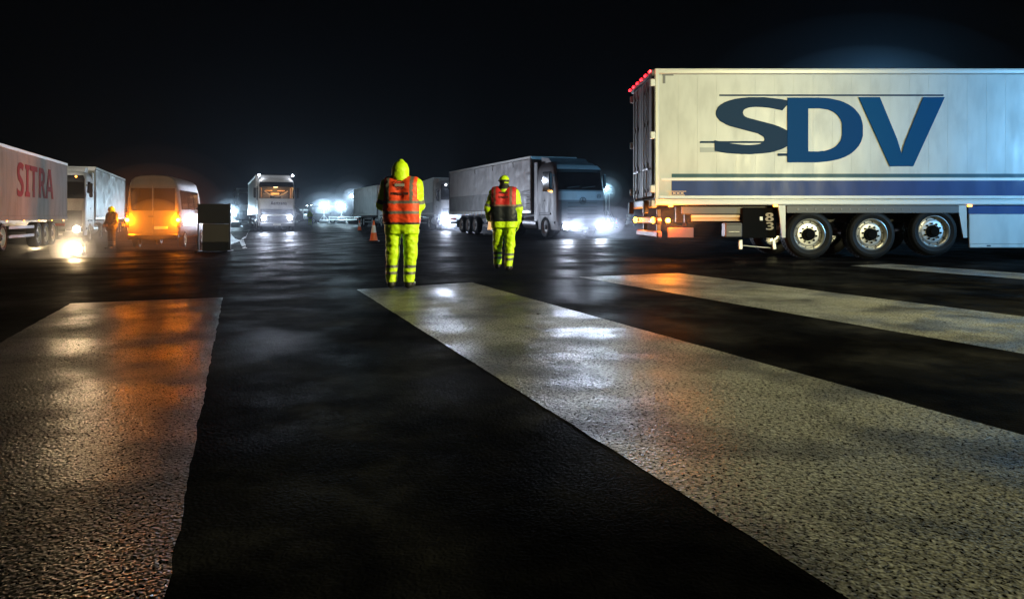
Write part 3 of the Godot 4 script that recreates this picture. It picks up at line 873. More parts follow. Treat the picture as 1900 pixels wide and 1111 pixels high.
# ---------------------------------------------------------------- minibus
func minibus(at: Vector3, turn: float, flashing := true, label := "pale high roof minibus seen from behind with both amber hazard lights flashing") -> void:
	var t := thing("minibus" if flashing else "parked_van", at, turn, label, "minibus" if flashing else "van")
	var half := [[0.0, 0.42], [0.86, 0.42], [0.97, 0.52], [1.02, 0.75], [1.03, 1.2], [1.02, 1.6], [0.97, 2.1], [0.91, 2.6], [0.85, 2.82], [0.72, 2.94], [0.5, 3.0], [0.0, 3.03]]
	var secs := [[0.03, 0.965, 1.0], [0.0, 0.93, 0.985], [0.07, 0.985, 1.0], [0.16, 1.0, 1.0], [1.5, 1.0, 1.0], [3.0, 1.0, 1.0], [4.4, 0.99, 0.98], [4.9, 0.96, 0.86], [5.4, 0.93, 0.55], [5.75, 0.9, 0.42], [6.0, 0.82, 0.33]]
	secs.remove_at(0)
	var st := new_st()
	st.set_smooth_group(1)
	var rows := []
	for s in secs:
		var row := PackedVector3Array()
		for sg in [-1.0, 1.0]:
			var src: Array = half if sg < 0 else half.duplicate()
			if sg > 0: src.reverse()
			for h in src:
				if sg > 0 and h[0] == 0.0 and h[1] > 2.0: continue
				var y: float = h[1]
				if y > 0.9: y = 0.9 + (y - 0.9) * s[2]
				row.append(Vector3(sg * h[0] * s[1], y, s[0]))
		rows.append(row)
	for k in rows.size() - 1:
		for j in rows[0].size() - 1:
			var a: Vector3 = rows[k][j]
			var b: Vector3 = rows[k][j + 1]
			quad(st, a, b, rows[k + 1][j + 1], rows[k + 1][j], (a + b) * 0.5 - Vector3(0, 1.4, a.z))
	st.set_smooth_group(-1)
	for e in [0, rows.size() - 1]:
		var poly := PackedVector2Array()
		for p in rows[e]: poly.append(Vector2(p.x, p.y))
		var idx := Geometry2D.triangulate_polygon(poly)
		for k in range(0, idx.size(), 3):
			tri(st, rows[e][idx[k]], rows[e][idx[k + 1]], rows[e][idx[k + 2]], Vector3(0, 0, -1 if e == 0 else 1))
	obj("bodywork", done(st), M.van_paint if flashing else M.dark_silver, t)
	var d := obj("rear_door", box_mesh(Vector3(-0.45, 1.55, -0.012), Vector3(0.86, 2.1, 0.03), 0.012), M.van_paint if flashing else M.dark_silver, t)
	var d2 := obj("rear_door", box_mesh(Vector3(0.45, 1.55, -0.012), Vector3(0.86, 2.1, 0.03), 0.012), M.van_paint if flashing else M.dark_silver, t)
	for e in [[d, -1.0], [d2, 1.0]]:
		obj("window", box_mesh(Vector3(e[1] * 0.44, 2.02, -0.034), Vector3(0.80, 0.92, 0.02), 0.008), M.glass, e[0])
		obj("hinge", box_mesh(Vector3(e[1] * 0.885, 2.3, -0.03), Vector3(0.06, 0.12, 0.04), 0.01), M.grey, e[0])
	obj("handle", box_mesh(Vector3(0.08, 1.32, -0.04), Vector3(0.22, 0.06, 0.04), 0.015), M.black, d2)
	obj("number_plate", box_mesh(Vector3(-0.3, 0.86, -0.034), Vector3(0.52, 0.115, 0.012), 0.003), M.plate, d)
	obj("brake_light", box_mesh(Vector3(0.0, 2.96, 0.05), Vector3(0.42, 0.05, 0.06), 0.015), M.black, t)
	obj("rear_bumper", box_mesh(Vector3(0, 0.5, -0.02), Vector3(1.98, 0.24, 0.2), 0.06), M.plastic, t)
	for s in [-1.0, 1.0]:
		obj("tail_lamp_unit", box_mesh(Vector3(s * 0.965, 1.2, 0.0), Vector3(0.10, 0.62, 0.10), 0.03), M.red_paint, t)
		if flashing: lamp("hazard_light", t, Vector3(s * 0.965, 1.18, -0.07), Vector3(0, 0, -1), 0.085, M.amber_lamp, Color(1, 0.51, 0.05), 9.0, 100.0)
		for k in 3:
			obj("side_window", box_mesh(Vector3(s * 0.995, 2.02, 0.95 + k * 1.25), Vector3(0.05, 0.82, 1.12), 0.015, Basis(Vector3(0, 0, 1), s * 0.1)), M.glass, t)
		obj("side_moulding", box_mesh(Vector3(s * 1.035, 0.98, 2.5), Vector3(0.03, 0.12, 4.2), 0.012), M.plastic, t)
		wheel(t, Vector3(s * 0.9, 0.36, 1.15), s, 0.36, 0.24)
		wheel(t, Vector3(s * 0.9, 0.36, 4.9), s, 0.36, 0.24)
		obj("door_mirror", box_mesh(Vector3(s * 1.2, 1.6, 4.6), Vector3(0.22, 0.34, 0.14), 0.04), M.plastic, t)

# ---------------------------------------------------------------- people
# bones: [a, b, ra, rb]; groups are closed with a smooth minimum; the surface is meshed as surface nets
func field(bones: Array, k: float, lo: Vector3, n: Vector3i, cell: float, into: PackedFloat32Array) -> void:
	var nx := n.x
	var nxy := n.x * n.y
	for b in bones:
		var a: Vector3 = b[0]
		var ab: Vector3 = b[1] - a
		var ra: float = b[2]
		var dr: float = b[3] - ra
		var reach: float = maxf(ra, b[3]) + k + 2.0 * cell
		var mn := ((a.min(b[1]) - Vector3.ONE * reach - lo) / cell).floor()
		var mx := ((a.max(b[1]) + Vector3.ONE * reach - lo) / cell).ceil()
		var l2 := maxf(ab.length_squared(), 1e-9)
		for z in range(maxi(0, int(mn.z)), mini(n.z, int(mx.z) + 1)):
			for y in range(maxi(0, int(mn.y)), mini(n.y, int(mx.y) + 1)):
				var at := z * nxy + y * nx
				for x in range(maxi(0, int(mn.x)), mini(n.x, int(mx.x) + 1)):
					var p := lo + Vector3(x, y, z) * cell - a
					var h := clampf(p.dot(ab) / l2, 0.0, 1.0)
					var d := (p - ab * h).length() - ra - dr * h
					var o := into[at + x]
					var m := maxf(k - absf(d - o), 0.0) / k
					into[at + x] = minf(d, o) - m * m * k * 0.25

func nets(f: PackedFloat32Array, lo: Vector3, n: Vector3i, cell: float, colour: Callable, st: SurfaceTool) -> void:
	var nx := n.x
	var nxy := n.x * n.y
	var vid := PackedInt32Array()
	vid.resize(f.size())
	vid.fill(-1)
	var pos := PackedVector3Array()
	var off := [0, 1, nx, nx + 1, nxy, nxy + 1, nxy + nx, nxy + nx + 1]
	var cor := [Vector3(0, 0, 0), Vector3(1, 0, 0), Vector3(0, 1, 0), Vector3(1, 1, 0), Vector3(0, 0, 1), Vector3(1, 0, 1), Vector3(0, 1, 1), Vector3(1, 1, 1)]
	var edges := [[0, 1], [2, 3], [4, 5], [6, 7], [0, 2], [1, 3], [4, 6], [5, 7], [0, 4], [1, 5], [2, 6], [3, 7]]
	for z in n.z - 1:
		for y in n.y - 1:
			var base := z * nxy + y * nx
			for x in nx - 1:
				var i := base + x
				var s := 0
				for c in 8:
					if f[i + off[c]] < 0.0: s += 1
				if s == 0 or s == 8: continue
				var acc := Vector3.ZERO
				var cnt := 0
				for e in edges:
					var v0 := f[i + off[e[0]]]
					var v1 := f[i + off[e[1]]]
					if (v0 < 0.0) != (v1 < 0.0):
						acc += (cor[e[0]] as Vector3).lerp(cor[e[1]], v0 / (v0 - v1))
						cnt += 1
				vid[i] = pos.size()
				pos.append(lo + (Vector3(x, y, z) + acc / cnt) * cell)
	st.set_smooth_group(1)
	var step := [1, nx, nxy]
	for z in range(1, n.z - 1):
		for y in range(1, n.y - 1):
			for x in range(1, nx - 1):
				var i := z * nxy + y * nx + x
				var v := f[i]
				for ax in 3:
					var w := f[i + step[ax]]
					if (v < 0.0) == (w < 0.0): continue
					var s1: int = step[(ax + 1) % 3]
					var s2: int = step[(ax + 2) % 3]
					var q := [vid[i], vid[i - s1], vid[i - s1 - s2], vid[i - s2]]
					if q.min() < 0: continue
					var out := Vector3.ZERO
					out[ax] = 1.0 if v < 0.0 else -1.0
					var p: Array = q.map(func(j): return pos[j])
					if (p[1] - p[0]).cross(p[2] - p[0]).dot(out) > 0.0: p.reverse()
					for j in [0, 1, 2, 0, 2, 3]:
						st.set_color(colour.call(p[j]))
						st.add_vertex(p[j])

func wrinkle(f: PackedFloat32Array, lo: Vector3, n: Vector3i, cell: float, amp: float, freq: float, seed_: float) -> void:
	var i := 0
	for z in n.z:
		for y in n.y:
			for x in n.x:
				if absf(f[i]) < 0.05:
					var p := lo + Vector3(x, y, z) * cell
					var r := 1.0 - absf(noise.get_noise_3d(p.x * freq + seed_ * 50.0, p.y * freq * 1.25, p.z * freq)) * 2.6
					f[i] -= amp * clampf(r, -0.6, 1.0)
				i += 1

func big(n: Vector3i) -> PackedFloat32Array:
	var f := PackedFloat32Array()
	f.resize(n.x * n.y * n.z)
	f.fill(1.0)
	return f

# a hand: palm, four bent fingers of unequal length, a thumb off the side of the palm. wrist -> palm direction d, palm faces n
func hand(wrist: Vector3, d: Vector3, n: Vector3, side: float, curl: float, colour: Callable, st: SurfaceTool) -> void:
	d = d.normalized()
	n = (n - d * n.dot(d)).normalized()
	var w := d.cross(n) * side
	var bones := [[wrist - d * 0.02, wrist + d * 0.03, 0.03, 0.03]]
	for k in 4:
		bones.append([wrist + d * 0.02 + w * (k - 1.5) * 0.012, wrist + d * 0.085 + w * (k - 1.5) * 0.021, 0.018, 0.014])
	for k in 4:
		var l: float = [0.034, 0.042, 0.04, 0.03][k]
		var p := wrist + d * 0.088 + w * (k - 1.5) * 0.022
		var dir := d
		for j in 3:
			dir = (dir * cos(curl) + n * sin(curl)).normalized() if j > 0 else (d * cos(curl * 0.6) + n * sin(curl * 0.6)).normalized()
			var q: Vector3 = p + dir * l * [1.0, 0.72, 0.58][j]
			bones.append([p, q, 0.0105 - 0.0008 * j, 0.0098 - 0.0008 * j])
			p = q
	var tb := wrist + d * 0.025 - w * 0.026
	var t1 := tb + (d * 0.6 - w * 0.7 + n * 0.35).normalized() * 0.045
	var t2 := t1 + (d * 0.8 - w * 0.15 + n * 0.6).normalized() * 0.033
	bones.append([tb, t1, 0.016, 0.0125])
	bones.append([t1, t2, 0.0125, 0.011])
	var cell := 0.0042
	var lo := wrist - Vector3.ONE * 0.09
	var hi := wrist + Vector3.ONE * 0.09
	for b in bones:
		lo = lo.min(b[0] - Vector3.ONE * 0.04).min(b[1] - Vector3.ONE * 0.04)
		hi = hi.max(b[0] + Vector3.ONE * 0.04).max(b[1] + Vector3.ONE * 0.04)
	lo = lo.max(wrist - Vector3.ONE * 0.24)
	var nn := Vector3i(((hi - lo) / cell).ceil())
	var f := big(nn)
	field(bones, 0.006, lo, nn, cell, f)
	nets(f, lo, nn, cell, colour, st)

const LIME := Color(0.60, 0.92, 0.006)
const TAPE := Color(0.15, 0.155, 0.15)
const BOOT := Color(0.014, 0.014, 0.014)
const SKIN := Color(0.42, 0.24, 0.16)

# local axes: the person faces -z. p: joint positions and colours
func figure(at: Vector3, turn: float, label: String, p: Dictionary, cell := 0.014) -> void:
	var t := thing("person", at, turn, label, "person")
	var lo := Vector3(-0.52, -0.02, -0.52)
	var n := Vector3i((Vector3(1.04, 1.86, 0.98) / cell).ceil())
	# legs
	var legs := []
	for s in [0, 1]:
		var hip: Vector3 = p.hip[s]
		var knee: Vector3 = p.knee[s]
		var ankle: Vector3 = p.ankle[s]
		legs.append([hip, knee, 0.108, 0.082])
		legs.append([knee, ankle, 0.080, 0.066])
	legs.append([Vector3(-0.07, 0.92, 0), Vector3(0.07, 0.92, 0), 0.12, 0.12])
	var f := big(n)
	field(legs, 0.035, lo, n, cell, f)
	wrinkle(f, lo, n, cell, 0.012, 105.0, p.seed)
	# trouser hems over boots
	var nxy := n.x * n.y
	for z in n.z:
		for y in n.y:
			var py := lo.y + y * cell
			if py < 0.075:
				for x in n.x: f[z * nxy + y * n.x + x] = maxf(f[z * nxy + y * n.x + x], 0.075 - py)
	var boots := []
	for s in [0, 1]:
		var a: Vector3 = p.ankle[s]
		boots.append([Vector3(a.x, a.y - 0.045, a.z + 0.03), Vector3(a.x + (0.02 if s == 1 else -0.02), a.y - 0.05, a.z - 0.17), 0.05, 0.043])
		boots.append([Vector3(a.x, a.y - 0.04, a.z + 0.015), Vector3(a.x, a.y + 0.06, a.z), 0.055, 0.055])
	var fb := big(n)
	field(boots, 0.02, lo, n, cell, fb)
	# jacket with hem, arms, collar
	var fj := big(n)
	var jac := [
		[Vector3(-0.085, 0.78, 0.0), Vector3(-0.09, 1.02, 0.0), 0.145, 0.15], [Vector3(0.085, 0.78, 0.0), Vector3(0.09, 1.02, 0.0), 0.145, 0.15],
		[Vector3(-0.09, 1.02, 0.0), Vector3(-0.11, 1.33, 0.01), 0.15, 0.145], [Vector3(0.09, 1.02, 0.0), Vector3(0.11, 1.33, 0.01), 0.15, 0.145],
		[Vector3(-0.155, 1.405, 0.01), Vector3(0.155, 1.405, 0.01), 0.085, 0.085], [Vector3(0, 1.38, 0.0), Vector3(0, 1.52, -0.01), 0.11, 0.085],
	]
	for s in [0, 1]:
		jac.append([p.shoulder[s], p.elbow[s], 0.088, 0.072])
		jac.append([p.elbow[s], p.wrist[s], 0.072, 0.052])
	field(jac, 0.045, lo, n, cell, fj)
	wrinkle(fj, lo, n, cell, 0.008, 130.0, p.seed + 31.0)
	for z in n.z:
		for y in n.y:
			var py := lo.y + y * cell
			if py < 0.80:
				for x in n.x:
					var i := z * nxy + y * n.x + x
					# the hem cuts the body of the jacket, not a hand held lower
					if absf(lo.x + x * cell) < 0.26: fj[i] = maxf(fj[i], p.hem - py)
	# head
	var fh := big(n)
	var c: Vector3 = p.head
	var head: Array
	if p.hood:
		head = [[c + Vector3(0, -0.10, 0.015), c + Vector3(0, 0.015, 0.0), 0.116, 0.106], [c + Vector3(0, 0.015, 0), c + Vector3(0.005, 0.098, -0.005), 0.104, 0.044], [c + Vector3(0, 0.0, -0.05), c + Vector3(0, 0.04, -0.05), 0.085, 0.08]]
	else:
		head = [[c + Vector3(0, 0.02, 0.015), c + Vector3(0, 0.03, -0.02), 0.094, 0.09], [c + Vector3(0, -0.03, -0.03), c + Vector3(0, -0.065, -0.055), 0.068, 0.05], [c + Vector3(0, -0.16, 0.01), c + Vector3(0, -0.05, 0.0), 0.062, 0.058], [c + Vector3(0, -0.19, 0.03), c + Vector3(0, -0.145, 0.045), 0.115, 0.095]]
	head.append([c + Vector3(0, 0.0, -0.115 if not p.hood else -0.135), c + Vector3(0, -0.03, -0.125 if not p.hood else -0.145), 0.012, 0.017])
	field(head, 0.03, lo, n, cell, fh)
	if p.hood: wrinkle(fh, lo, n, cell, 0.006, 150.0, p.seed + 60.0)
	for i in f.size():
		f[i] = minf(minf(f[i], fb[i]), minf(fj[i], fh[i]))
	var st := new_st()
	var paint := func(v: Vector3) -> Color:
		if v.y > c.y - (0.13 if not p.hood else 0.2) and v.z < c.z - 0.075 and v.y > 1.5: 
			var dx := absf(absf(v.x - c.x) - 0.032)
			if dx < 0.012 and absf(v.y - c.y - 0.005) < 0.009: return Color(0.02, 0.015, 0.012)
			if absf(v.x - c.x) < 0.026 and absf(v.y - c.y + 0.068) < 0.007: return Color(0.25, 0.08, 0.06)
			return SKIN if (p.hood and Vector2(v.x - c.x, (v.y - c.y + 0.01) * 0.8).length() < 0.075) or not p.hood else LIME
		if not p.hood and v.y > c.y - 0.135:
			if v.y > c.y + 0.035: return LIME
			if v.y > c.y - 0.03: return LIME if v.y < c.y - 0.005 and v.x - c.x > 0.01 else BOOT
			return Color(0.03, 0.028, 0.025)
		if v.y < 0.062: return BOOT
		for s in [0, 1]:
			var a: Vector3 = p.ankle[s]
			if (v - a).length() < 0.16 and v.y < a.y - 0.01: return BOOT
			if v.y < 0.6 and absf(v.x - a.x) < 0.16 and (v - (p.ankle[s] as Vector3)).length() < 0.32:
				var hh := v.y - a.y
				if (hh > 0.085 and hh < 0.128) or (hh > 0.005 and hh < 0.047 and false) or (hh > 0.17 and hh < 0.215): return TAPE
			var sh: Vector3 = p.shoulder[s]
			var el: Vector3 = p.elbow[s]
			var ax := el - sh
			if v.y > 0.8 and absf(v.x) > 0.18 and signf(v.x) == signf(sh.x):
				var u := (v - sh).dot(ax) / ax.length_squared()
				if u > 0.74 and u < 0.93 and (v - sh - ax * u).length() < 0.125: return TAPE
		return p.get("suit_colour", LIME) if v.y < 1.5 else LIME
	nets(f, lo, n, cell, paint, st)
	# hands
	var glove := func(_v: Vector3) -> Color: return p.glove
	for s in [0, 1]:
		var w: Vector3 = p.wrist[s]
		var d: Vector3 = p.hand[s]
		hand(w + d.normalized() * 0.035, d, p.palm[s], 1.0 if s == 0 else -1.0, p.curl[s], glove, st)
	obj("body", done(st), M.cloth, t)
	# vest: a shell round the chest with its own colours
	var fv := big(n)
	var ves := []
	for k in 4: ves.append([jac[k][0], jac[k][1], jac[k][2] + 0.016, jac[k][3] + 0.016])
	ves.append([Vector3(-0.165, 1.405, 0.01), Vector3(0.165, 1.405, 0.01), 0.103, 0.103])
	field(ves, 0.05, lo, n, cell, fv)
	wrinkle(fv, lo, n, cell, 0.006, 120.0, p.seed + 90.0)
	for z in n.z:
		for y in n.y:
			var py := lo.y + y * cell
			for x in n.x:
				var i := z * nxy + y * n.x + x
				fv[i] = maxf(fv[i], p.vest_low - py)
				var px := absf(lo.x + x * cell)
				fv[i] = maxf(fv[i], px - (0.245 if py < 1.2 else 0.225))
				if py > 1.44: fv[i] = maxf(fv[i], 0.10 - Vector2(px, (lo.z + z * cell)).length())
	var sv := new_st()
	nets(fv, lo, n, cell, p.vest, sv)
	obj("vest", done(sv), M.cloth, t)
	var back := func(x: float, y: float) -> float:
		var best := 0.0
		for dx in [-0.06, 0.0, 0.06]:
			for k in range(n.z - 1, 0, -1):
				var i := k * nxy + int((y - lo.y) / cell) * n.x + int((x + dx - lo.x) / cell)
				if fv[i] < 0.0:
					best = maxf(best, lo.z + (k + 0.6) * cell)
					break
		return best
	for e in p.get("print", []):
		e[3].z = back.call(e[3].x, e[3].y)
		lettering(e[0], e[1], t, e[2], e[3], e[4], e[5], 0.0, 0.004)
	if p.has("roundel"):
		var rd := new_st()
		p.roundel[0].z = back.call(p.roundel[0].x, p.roundel[0].y) + 0.012
		for k in 28:
			var a0 := TAU * k / 28.0
			var a1 := TAU * (k + 1) / 28.0
			for rr in [[0.052, 0.064], [0.028, 0.040]]:
				var q := []
				for g in [[rr[0], a0], [rr[1], a0], [rr[1], a1], [rr[0], a1]]:
					q.append(p.roundel[0] + Vector3(cos(g[1]), sin(g[1]), 0) * g[0])
				quad(rd, q[0], q[1], q[2], q[3], Vector3(0, 0, 1))
		obj("badge_ring", done(rd), M.print_dark, t)
		obj("badge_bar", box_mesh(p.roundel[0] + Vector3(0, 0, 0.002), Vector3(0.13, 0.036, 0.004), 0.001), M.print_grey, t)
	if not p.hood:
		obj("cap_peak", box_mesh(c + Vector3(-0.02, 0.035, -0.14), Vector3(0.15, 0.018, 0.11), 0.008), M.black, t)
		obj("cap_strap", box_mesh(c + Vector3(-0.10, 0.02, -0.02), Vector3(0.03, 0.02, 0.05), 0.006), M.black, t)

# ---------------------------------------------------------------- small things
func cone(x: float, z: float, h: float, label: String, lean := 0.0) -> void:
	var t := thing("traffic_cone", on(x, z), 0.0, label, "traffic cone", "orange and white traffic cones")
	t.rotation.z = lean
	obj("base", box_mesh(Vector3(0, h * 0.025, 0), Vector3(h * 0.5, h * 0.05, h * 0.5), h * 0.015), M.black, t)
	var r0 := h * 0.19
	var st := new_st()
	lathe(st, [[r0, h * 0.05], [r0 * 0.16, h], [0.0, h]], Vector3.UP, 20, false)
	obj("cone_body", done(st), M.orange, t)
	var sl := new_st()
	lathe(sl, [[lerpf(r0, r0 * 0.16, 0.40) + 0.004, h * 0.42], [lerpf(r0, r0 * 0.16, 0.76) + 0.004, h * 0.78]], Vector3.UP, 20, false)
	obj("reflective_sleeve", done(sl), M.sleeve, t)

# a lighting tower: base, A-frame, mast, cross bar, heads; lit lamps face dir
func tower(called: String, at: Vector3, h: float, heads: int, dir: Vector3, energy: float, col: Color, m: Material, label: String, group: String, r := 0.16, angle := 75.0) -> void:
	var t := thing(called, at, atan2(dir.x, dir.z), label, "lighting tower", group)
	obj("base_frame", box_mesh(Vector3(0, 0.3, 0), Vector3(1.3, 0.5, 0.9), 0.04), M.grey, t)
	for s in [-1.0, 1.0]:
		obj("stay", tube_mesh(Vector3(s * 0.6, 0.55, 0), Vector3(0, minf(1.7, h * 0.5), 0), 0.03, 0.03, 6), M.zinc, t)
		obj("outrigger", box_mesh(Vector3(s * 0.8, 0.08, 0), Vector3(0.35, 0.08, 0.12), 0.01), M.zinc, t)
	obj("mast", tube_mesh(Vector3(0, 0.5, 0), Vector3(0, h, 0), 0.06, 0.045, 8), M.zinc, t)
	obj("cross_bar", box_mesh(Vector3(0, h, 0), Vector3(0.3 * maxi(heads, 1) + 0.5, 0.07, 0.07), 0.01), M.zinc, t)
	for k in heads:
		var x := (k - (heads - 1) * 0.5) * 0.62
		obj("lamp_head", box_mesh(Vector3(x, h + 0.05, 0.0), Vector3(0.44, 0.36, 0.2), 0.05), M.plastic, t)
		var local := Vector3(0, dir.normalized().y, sqrt(maxf(0.0, 1.0 - pow(dir.normalized().y, 2))))
		if energy > 0.0:
			lamp("lamp", t, Vector3(x, h + 0.05, 0.14), local, r, m, col, energy / heads, angle)

# ---------------------------------------------------------------- the scene
func _ready() -> void:
	# camera: eye about a metre above the wet ground, level, lens shifted down
	var cam := Camera3D.new()
	cam.name = "camera"
	cam.projection = Camera3D.PROJECTION_FRUSTUM
	cam.near = 0.1
	cam.far = 2000.0
	cam.size = 0.1 * 1111.0 / 1350.0
	cam.frustum_offset = Vector2(0.1 * 30.0 / 1350.0, -0.1 * 152.5 / 1350.0)
	cam.position = Vector3(0, 0.96, 0)
	add_child(cam)
	cam.current = true
	# sky: rainy night, nearly black; drizzle in the air
	var sky_mat := ProceduralSkyMaterial.new()
	sky_mat.sky_top_color = Color(0.004, 0.005, 0.008)
	sky_mat.sky_horizon_color = Color(0.012, 0.016, 0.022)
	sky_mat.ground_bottom_color = Color(0.004, 0.004, 0.005)
	sky_mat.ground_horizon_color = Color(0.008, 0.009, 0.012)
	var sky := Sky.new()
	sky.sky_material = sky_mat
	var env := Environment.new()
	env.background_mode = Environment.BG_SKY
	env.sky = sky
	env.tonemap_mode = Environment.TONE_MAPPER_LINEAR
	env.tonemap_exposure = 1.0
	env.volumetric_fog_enabled = true
	env.volumetric_fog_density = 0.00014
	env.volumetric_fog_albedo = Color(0.85, 0.92, 1.0)
	env.volumetric_fog_anisotropy = 0.72
	env.sdfgi_enabled = true
	env.ssao_enabled = true
	env.ssil_enabled = true
	var we := WorldEnvironment.new()
	we.name = "world"
	we.environment = env
	add_child(we)

	rng.seed = 11
	noise.seed = 4
	noise.frequency = 0.05
	noise.noise_type = FastNoiseLite.TYPE_SIMPLEX_SMOOTH
	make_materials()

	# yard lighting outside the frame
	tower("lighting_tower", Vector3(12.5, 0, -3.2), 3.6, 3, Vector3(-13.0, -1.2, -7.8), 320.0, Color(1.0, 0.96, 0.72), M.warm_lamp, "warm white lighting tower beside the camera, right of the hatched paint", "lighting towers lit over the yard", 0.2, 58.0)
	tower("lighting_tower", Vector3(19.5, 0, -8.5), 3.4, 2, Vector3(-5.0, -0.7, -8.0), 150.0, Color(0.46, 0.77, 1.0), M.far_lamp, "blue white lighting tower in front of the tall box trailer", "lighting towers lit over the yard", 0.2, 62.0)
	tower("lighting_tower", Vector3(13.3, 0, -24.5), 4.6, 2, Vector3(-0.3, 0.05, -1.0), 60.0, Color(0.45, 0.78, 1.0), M.far_lamp, "blue white lighting tower hidden behind the tall box trailer", "lighting towers lit over the yard", 0.16, 100.0)
	tower("lighting_tower", Vector3(-24.0, -0.3, -19.0), 6.5, 2, Vector3(9.0, -4.3, -31.0), 240.0, Color(1.0, 0.97, 0.93), M.far_lamp, "cool white lighting tower left of the parked trailer with red lettering", "lighting towers lit over the yard", 0.16, 15.0)

	# ground and markings
	build_ground()
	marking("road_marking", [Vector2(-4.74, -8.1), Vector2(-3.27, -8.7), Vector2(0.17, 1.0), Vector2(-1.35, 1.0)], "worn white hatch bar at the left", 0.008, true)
	marking("road_marking", [Vector2(-1.85, -9.67), Vector2(-0.35, -10.71), Vector2(3.82, 1.0), Vector2(1.88, 1.0)], "worn white hatch bar under the first marshal")
	marking("road_marking", [Vector2(1.34, -11.68), Vector2(3.14, -12.52), Vector2(7.98, 1.0), Vector2(5.94, 1.0)], "worn white hatch bar at the right")
	marking("road_marking", [Vector2(7.05, -14.46), Vector2(8.14, -14.97), Vector2(12.4, -3.0), Vector2(11.1, -3.0)], "worn white hatch bar beside the box trailer")
	marking("road_marking", [Vector2(-16.3, -43.5), Vector2(-18.6, -55.0), Vector2(-14.37, -41.81), Vector2(-12.63, -34.5)], "pale arrow painted on the far asphalt", 0.02)
	marking("road_marking", [Vector2(-13.61, -39.27), Vector2(-10.06, -29.45), Vector2(-10.25, -29.45), Vector2(-13.85, -39.27)], "thin white line on the far asphalt")

	# lorries
	lorry("articulated_lorry", on(3.99, -33.65), deg_to_rad(21), "dark silver lorry with unlit windscreen and low blue white headlights, right of capped marshal", {
		"paint": M.dark_silver, "style": "star", "beam": 50.0, "lamp_y": 0.55, "split": 0.38, "grille": [0.68, 1.72], "cab_top": 3.6, "bumper": M.dim_grey, "buckles": true, "bulkhead": M.door_grey, "visor": M.silver_paint})
	lorry("articulated_lorry", on(-2.83, -52.9), deg_to_rad(14), "distant lorry with one dazzling blue white headlight between the two marshals", {"beam": 90.0, "lamp_y": 0.8, "lamp_r": 0.16, "split": 0.3, "visor_lamps": 8.0})
	lorry("articulated_lorry", on(-8.93, -66.45), deg_to_rad(22), "farthest pale lorry trailer seen just left of the hooded marshal", {"trailer": 11.5, "beam": 0.0})
	var front := lorry("articulated_lorry", on(-15.07, -50.0), deg_to_rad(21), "white lorry facing the camera with its cab interior lit and company lettering under the windscreen", {
		"beam": 60.0, "lamp_y": 0.92, "roof_lamps": 15.0, "lit_cab": true, "grille": [0.52, 1.52], "cab_top": 3.72, "curtain": false, "body": M.white_panel})
	lit_interior(front)
	lorry("articulated_lorry", on(-21.59, -35.75), deg_to_rad(21), "lorry with wrinkled grey curtain side and warm headlight, half hidden behind the lettered trailer", {
		"beam": 32.0, "lamp_y": 0.7, "lamp_colour": Color(1.0, 0.86, 0.66), "lamp_mat": M.warm_lamp, "visor_lamps": 3.0, "marker_mat": M.amber_small})
	var sit := lorry("articulated_lorry", on(-16.13, -19.2), deg_to_rad(19), "white box lorry at the left edge with red lettering along its side", {
		"trailer": 11.6, "curtain": false, "body": M.off_white, "rail": M.off_white, "floor": 1.10, "roof": 3.66, "axle_gap": 1.15, "markers": true})
	lettering("company_lettering", "SITRA", sit, M.red_print, Vector3(1.258, 2.55, -14.6 + 5.2), 5.2, 1.25, PI / 2)
	lorry("articulated_lorry", on(-25.0, -74.0), deg_to_rad(21), "far white lorry just visible left of the lorry with the lit cab", {"beam": 0.0, "curtain": false, "body": M.white_panel})
	# two far trailers standing side by side under the lamps
	lorry("articulated_lorry", on(-73.2, -270.0), deg_to_rad(15), "left one of two brightly lit far lorries right of the lit cab", {"beam": 0.0, "curtain": false, "body": M.white_panel})
	lorry("articulated_lorry", on(-70.2, -270.0), deg_to_rad(15), "right one of two brightly lit far lorries, nearer the lamps", {"beam": 0.0, "curtain": false, "body": M.white_panel})

	tower("lighting_tower", Vector3(-66.0, 0, -254.0), 5.0, 2, Vector3(-0.35, -0.03, -1.0), 700.0, Color(0.78, 0.92, 1.0), M.far_lamp, "added lighting tower turned towards the two bright far lorries", "lighting towers lit over the yard", 0.2, 60.0)  # added lamp, facing away, only to brighten the two far lorries
	big_trailer(Vector3(3.68, 0, -16.83))
	minibus(on(-14.05, -29.8), PI + deg_to_rad(12))

	# lamps
	var wl := thing("work_light", on(-13.5, -23.4), 0.0, "dazzling warm work light standing low on the wet ground", "work light")
	obj("stand", box_mesh(Vector3(0, 0.05, -0.1), Vector3(0.4, 0.1, 0.3), 0.02), M.black, wl)
	obj("lamp_housing", box_mesh(Vector3(0, 0.27, -0.1), Vector3(0.46, 0.36, 0.18), 0.05), M.plastic, wl)
	lamp("lamp", wl, Vector3(0, 0.27, 0.03), Vector3(0.25, 0.02, 1), 0.17, M.warm_lamp, Color(1.0, 0.84, 0.60), 34.0, 70.0)
	for e in [[-25.4, -70.0, 1.5, "far lamp left of the lit lorry beside the dark board"], [-26.5, -112.0, 2.7, "far lamp cluster with the strongest glare, left of the white barrier"], [-23.8, -112.0, 2.7, "far lamp above the white road barrier"]]:
		tower("lighting_tower", Vector3(e[0], 0, e[1]), e[2], 2, Vector3(0.2, -0.03, 1), 120.0 if e[1] < -80.0 else 60.0, Color(0.78, 0.92, 1.0), M.far_lamp, e[3], "lighting towers lit over the yard", 0.24 if e[1] < -80.0 else 0.16, 100.0)
